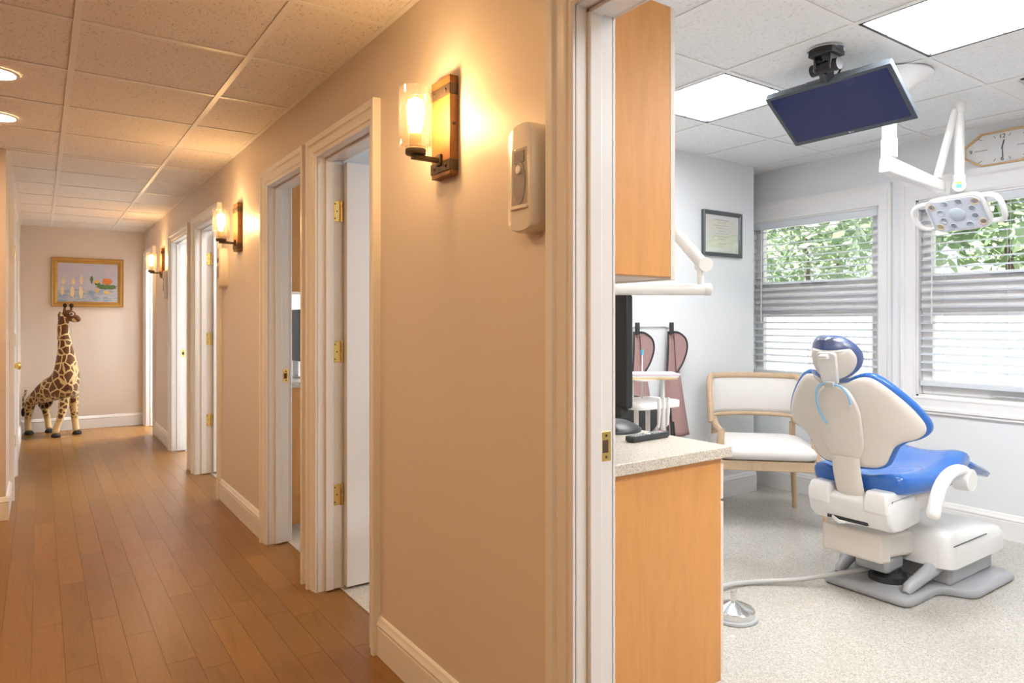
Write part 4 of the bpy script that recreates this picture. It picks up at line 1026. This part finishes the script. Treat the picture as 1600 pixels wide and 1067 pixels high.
# ================================================================== CEILING EQUIPMENT
emit('panel_light_bright', (.97, .985, 1.0), PANEL * 3.2)  # for the two added panels whose spill brightens the corridor end
def light_panel(x0, x1, y0, y1, lab, z=HR, lm='panel_light'):
    t = thing('ceiling_light_panel', lab, 'ceiling light', ((x0 + x1) / 2, (y0 + y1) / 2, z), group='square ceiling light panels')
    g = .0125
    MB().box(x0 + g, x0 + g + .013, y0 + g, y1 - g, z + .001, z + .03).box(x1 - g - .013, x1 - g, y0 + g, y1 - g, z + .001, z + .03).box(x0 + g, x1 - g, y0 + g, y0 + g + .013, z + .001, z + .03).box(x0 + g, x1 - g, y1 - g - .013, y1 - g, z + .001, z + .03).build('shadow_gap_strip', 'plastic_dark', t, smooth=0)  # dark strips stand in for the shadow gap around the panel
    a0, a1, b0, b1 = x0 + g + .014, x1 - g - .014, y0 + g + .014, y1 - g - .014
    for i in range(3):
        for j in range(2):
            p0, p1 = a0 + (a1 - a0) * i / 3 + .0012, a0 + (a1 - a0) * (i + 1) / 3 - .0012
            q0, q1 = b0 + (b1 - b0) * j / 2 + .0012, b0 + (b1 - b0) * (j + 1) / 2 - .0012
            MB().add([(p0, q0, z + .010), (p1, q0, z + .010), (p1, q1, z + .010), (p0, q1, z + .010), (p0 + .03, q0 + .03, z + .006), (p1 - .03, q0 + .03, z + .006), (p1 - .03, q1 - .03, z + .006), (p0 + .03, q1 - .03, z + .006)],
                     [(4, 5, 6, 7), (0, 1, 5, 4), (1, 2, 6, 5), (2, 3, 7, 6), (3, 0, 4, 7)]).build('lens', lm, t, smooth=0)
    for i in (1, 2):
        xx = a0 + (a1 - a0) * i / 3; yy = b0 + (b1 - b0) * i / 3
        MB().box(xx - .003, xx + .003, b0, b1, z + .002, z + .012).build('lens_rib', 'vent_gray', t, smooth=0)
        if i == 1: MB().box(a0, a1, (b0 + b1) / 2 - .002, (b0 + b1) / 2 + .002, z + .003, z + .012).build('lens_rib', 'vent_gray', t, smooth=0)
    MB().box(a0 - .004, a1 + .004, b0 - .004, b1 + .004, z + .014, z + .018).build('housing', 'plastic_gray', t, smooth=0)
light_panel(2.64, 3.25, 2.06, 2.67, 'square ceiling light panel left of the hanging screen')
light_panel(2.64, 3.25, .84, 1.45, 'square ceiling light panel at the top right picture corner')
light_panel(2.64, 3.25, -.385, .225, 'unseen ceiling light panel added outside the right picture edge')  # unseen panel, added to raise the room brightness
light_panel(1.41, 2.025, -.385, .225, 'unseen ceiling light panel added just inside the treatment room doorway')  # unseen panel, added to lift the door jamb and cabinet ends
light_panel(2.3, 2.91, 4.4, 5.01, 'unseen ceiling light panel added in the room behind the second doorway', HR + .05)  # panels from here down are unseen, added to light the rooms beyond
light_panel(1.5, 2.11, 5.5, 6.11, 'unseen ceiling light panel added just inside the third doorway', HR + .05)
light_panel(1.5, 2.11, 7.2, 7.81, 'unseen ceiling light panel added inside the fourth doorway', HR + .05)
light_panel(1.42, 2.03, 8.8, 9.41, 'unseen bright light panel added just inside the last doorway', HR + .05, 'panel_light_bright')  # added extra strong so its spill reaches the corridor end wall
light_panel(2.4, 3.01, 8.8, 9.41, 'unseen bright light panel added deep inside the farthest room', HR + .05, 'panel_light_bright')
vt = thing('ceiling_vent', 'white square air vent in the ceiling at the right picture edge', 'vent', (4.17, 1.15, HR))
x0, x1, y0, y1 = 3.865, 4.475, .84, 1.45
for k, z in ((.012, .0), (.10, .012), (.19, .012)):
    rings = [[(x0 + k + o, y0 + k + o, HR + z + t), (x1 - k - o, y0 + k + o, HR + z + t), (x1 - k - o, y1 - k - o, HR + z + t), (x0 + k + o, y1 - k - o, HR + z + t)] for o, t in ((0, .003), (.012, .001), (.085, .035))]
    MB().loft(rings, False, True).build('louvre_ring', 'vent_gray' if k > .05 else 'grid_white', vt, smooth=0)
box('vent_plate', 'vent_gray', vt, x0 + .02, x1 - .02, y0 + .02, y1 - .02, HR + .045, HR + .05)

# hanging screen
tv = thing('hanging_screen', 'flat screen tilted on a black ceiling mount', 'screen', (2.80, 1.67, HR))
TL, TR, BR, BL = (Vector(p) for p in ((2.85, 2.01, 2.339), (2.902, 1.452, 2.352), (3.192, 1.445, 2.178), (3.141, 2.003, 2.165)))
tc_ = (TL + TR + BR + BL) / 4; ux = ((TR - TL) + (BR - BL)).normalized(); uy = ((TL - BL) + (TR - BR)); uy = (uy - ux * uy.dot(ux)).normalized(); un = ux.cross(uy)
TM = frame(tc_, ux, uy, un); TW, TH = .565, .338     # un points to the viewer
MB().loft([[(x, y, z) for x, y in rrect(TW * k, TH * k, .006)] for k, z in ((.94, -.045), (.985, -.034), (1, -.028), (1, -.002), (.995, 0))], True, True, TM).build('housing', 'bezel_gray', tv, smooth=30)
MB().box(-TW / 2 + .020, TW / 2 - .020, -TH / 2 + .024, TH / 2 - .018, -.002, .0012, TM).build('screen', 'screen_navy', tv, smooth=0)
me = text_mesh('LG', .011); me.transform(TM @ Matrix.Translation((.004, -TH / 2 + .012, .0006))); link('lettering', me, 'plastic_gray', tv, smooth=0)
MB().lathe([(.0055, 0), (.005, .0012)], 16, TM @ Matrix.Translation((-.010, -TH / 2 + .012, 0))).build('emblem', 'plastic_gray', tv)
mt = Vector((2.783, 1.649, HR))
MB().lathe([(.075, -.002), (.075, -.006), (.055, -.010)], 28, Matrix.Translation(mt)).build('ceiling_plate', 'chrome', tv)
MB().box(-.045, .055, -.055, .055, -.030, -.008, Matrix.Translation(mt)).build('mount_bracket', 'plastic_black', tv, bevel=.004)
MB().box(-.030, .030, -.040, -.030, -.095, -.02, Matrix.Translation(mt)).box(-.030, .030, .030, .040, -.095, -.02, Matrix.Translation(mt)).build('yoke', 'plastic_black', tv, bevel=.004)
bk = tc_ + uy * .145 - un * .04
MB().tube([mt + Vector((0, -.062, -.075)), mt + Vector((0, .062, -.075))], .026, 18).build('pivot', 'plastic_black', tv)
MB().tube([mt + Vector((0, 0, -.075)), (mt + Vector((0, 0, -.075)) + bk) / 2 + Vector((0, 0, -.004)), bk], [.034, .030, .030], 4).build('mount_arm', 'plastic_black', tv, smooth=20)
MB().box(-.10, .10, .04, .155, -.055, -.040, TM).build('rear_plate', 'plastic_black', tv, bevel=.003)
MB().tube([mt + Vector((.03, -.03, -.02)), mt + Vector((.05, -.045, -.07)), bk + Vector((.03, -.03, .02))], .005, 8).build('cable', 'plastic_black', tv)

# surgical lamp
sl = thing('surgical_lamp', 'white ceiling-mounted dental lamp with two loop handles', 'lamp', (3.36, 1.62, HR))
PX, PY = 3.355, 1.665
M = Matrix.Translation((PX, PY, 0))
MB().lathe([(.185, HR - .001), (.185, HR - .008), (.17, HR - .014), (.06, HR - .075), (.045, HR - .085), (.045, HR - .10)], 40, M).build('canopy', 'lamp_white', sl, smooth=25)
ZA = 2.025
MB().lathe([(.032, HR - .09), (.032, ZA + .13)], 24, M).build('drop_post', 'lamp_white', sl)
MB().lathe([(.036, ZA + .13), (.036, ZA + .045), (.034, ZA + .042)], 24, M).build('post_collar', 'lamp_white', sl)
AE = Vector((3.87, 1.67, ZA - .035))
ad = (AE - Vector((PX, PY, ZA))).normalized(); an = Vector((-ad.y, ad.x, 0)).normalized()
AM = frame((PX, PY, ZA), ad, an, ad.cross(an)); AL = (AE - Vector((PX, PY, ZA))).length
MB().loft([[(x, y, z) for y, z in rrect(.060 * k, .075 * k, .012)] for x, k in ((-.042, .9), (-.036, 1), (AL - .02, .85), (AL + .03, .78), (AL + .034, .70))], True, True, AM).build('swing_arm', 'lamp_white', sl, smooth=40)
LP = Vector((3.94, 1.60)); TOPZ = 2.455 - .06
jb = AE + Vector((-.01, .0, .04)); jtop = Vector((LP.x, LP.y, 2.38))
MB().tube([AE + Vector((0, 0, .02)), jb], .018, 10).build('arm_joint', 'plastic_gray', sl)
MB().tube([jb, jtop + Vector((-.02, .01, 0))], [.024, .022], 12, flat=.8).build('spring_arm', 'lamp_white', sl)
M = Matrix.Translation((LP.x, LP.y, 0))
MB().lathe([(.028, 2.365), (.031, 2.372), (.031, 2.415), (.026, 2.425)], 22, M).build('top_cap', 'lamp_white', sl)
MB().lathe([(.025, 2.02), (.025, 2.365)], 22, M).build('down_post', 'lamp_white', sl)
MB().lathe([(.030, 2.005), (.032, 2.01), (.032, 2.04), (.027, 2.045)], 22, M).build('post_end', 'lamp_white', sl)
fv = Vector((-LP.x, -LP.y, 0)).normalized()
YK = frame((LP.x, LP.y, 1.985), fv.cross(Vector((0, 0, 1))) * -1, fv, (0, 0, 1))
MB().lathe([(.030, -.045), (.034, -.035), (.034, .035), (.030, .045)], 22, frame((LP.x, LP.y, 1.982), YK.col[0].xyz, (0, 0, 1), YK.col[1].xyz)).build('tilt_knuckle', 'lamp_white', sl)
stk = MB().box(-.012, .012, .046, .0475, -.016, .004, YK).build('blue_sticker', 'sticker_blue', sl); MB().box(-.012, .012, .046, .0475, .006, .016, YK).build('yellow_sticker', 'sticker_yellow', sl)
MB().tube([Vector((LP.x, LP.y, 1.98)), Vector((LP.x, LP.y, 1.94)) - fv * .035, Vector((LP.x, LP.y, 1.88)) - fv * .02], [.032, .036, .036], 14, flat=1.2).build('yoke', 'lamp_white', sl)
# head: plate facing down and towards the chair
hx = Vector((-.10, -1, 0.02)).normalized(); hn = Vector((-.78, -.10, -.62)); hn = (hn - hx * hn.dot(hx)).normalized(); hy = hn.cross(hx)
HM = frame((LP.x - .02, LP.y - .0, 1.838), hx, hy, hn)
HWd, HHt = .29, .205
MB().loft([[(x, y, z) for x, y in rrect(HWd * k, HHt * k, .05 * k, 6)] for k, z in ((.5, -.062), (.82, -.055), (.96, -.035), (1, -.010), (.985, 0))], True, True, HM).build('head_shell', 'lamp_white', sl, smooth=50)
MB().prism(rrect(HWd * .90, HHt * .88, .04, 6), -.004, .003, HM).build('lens_plate', 'lens_plate', sl)
for i in range(12):
    pass
for x, y, mm in [(-.105, .062, 'lens_amber'), (.105, .062, 'lens_amber'), (-.105, -.062, 'lens_amber'), (.105, -.062, 'lens_amber'), (-.04, .068, 'lens_gray'), (.03, .070, 'lens_gray'), (-.04, -.068, 'lens_gray'), (.04, -.068, 'lens_gray'), (-.075, .022, 'lens_gray'), (.080, .024, 'lens_gray'), (-.075, -.026, 'lens_gray'), (.080, -.022, 'lens_gray')]:
    MB().lathe([(.020, 0), (.020, .004), (.017, .005), (.014, .003)], 20, HM @ Matrix.Translation((x, y, 0))).build('lens', mm, sl)
MB().lathe([(.040, 0), (.040, .005), (.034, .008), (.01, .009)], 28, HM).build('centre_lens', 'lens_gray', sl)
for s in (-1, 1):
    MB().box(s * .128 - .006, s * .128 + .006, -.06, .06, .002, .0045, HM).build('side_strip', 'lens_gray', sl)
    pts = spline([HM @ Vector(p) for p in ((s * .12, .07, -.03), (s * .175, .072, -.02), (s * .208, .055, -.005), (s * .215, 0, 0), (s * .202, -.055, -.005), (s * .17, -.078, -.02), (s * .12, -.075, -.02))], 6)
    MB().tube(pts, .014, 12).build('loop_handle', 'lamp_white', sl)

# wall clock
ck = thing('wall_clock', 'wide octagonal clock with pale wood frame above the window', 'clock', (RX, 1.667, 2.21))
CM = frame((RX, 1.665, 2.308), (0, -1, 0), (0, 0, 1), (-1, 0, 0))
oct_ = lambda a, b_, c: [(-a, -b_ * .30), (-a, b_ * .30), (-a * c, b_), (a * c, b_), (a, b_ * .30), (a, -b_ * .30), (a * c, -b_), (-a * c, -b_)]
MB().loft([[(x, y, z) for x, y in oct_(a, b_, .52)] for a, b_, z in ((.205, .100, 0), (.205, .100, .028), (.192, .089, .028), (.192, .089, .014))], False, True, CM).build('frame', 'clock_wood', ck, smooth=20)
MB().prism(oct_(.194, .091, .52), .004, .014, CM).build('face', 'clock_face', ck, smooth=0)
for s, x, y in (('12', 0, .066), ('6', 0, -.066), ('9', -.165, 0), ('3', .165, 0)):
    me = text_mesh(s, .034); me.transform(CM @ Matrix.Translation((x, y, .0146))); link('numeral', me, 'ink_black', ck, smooth=0)
for a in range(12):
    if a in (0, 6): continue
    an_ = radians(a * 30); dx, dy = sin(an_), cos(an_)
    k1 = 1 / max(abs(dx) / .15, abs(dy) / .075); 
    if a in (3, 9): k0_, k1 = .075, .145
    else: k0_ = k1 * .80
    MB().box(-.0012, .0012, 0, k1 - k0_, .014, .0148, CM @ Matrix.Translation((dx * k0_, dy * k0_, 0)) @ Matrix.Rotation(-an_, 4, 'Z')).build('hour_mark', 'ink_black', ck, smooth=0)
for nm, ang, L, w in (('hour_hand', 14, .045, .0028), ('minute_hand', 176, .058, .0020)):
    MB().box(-w, w, -.008, L, .0165, .0178, CM @ Matrix.Rotation(radians(-ang), 4, 'Z')).build(nm, 'ink_black', ck, smooth=0)
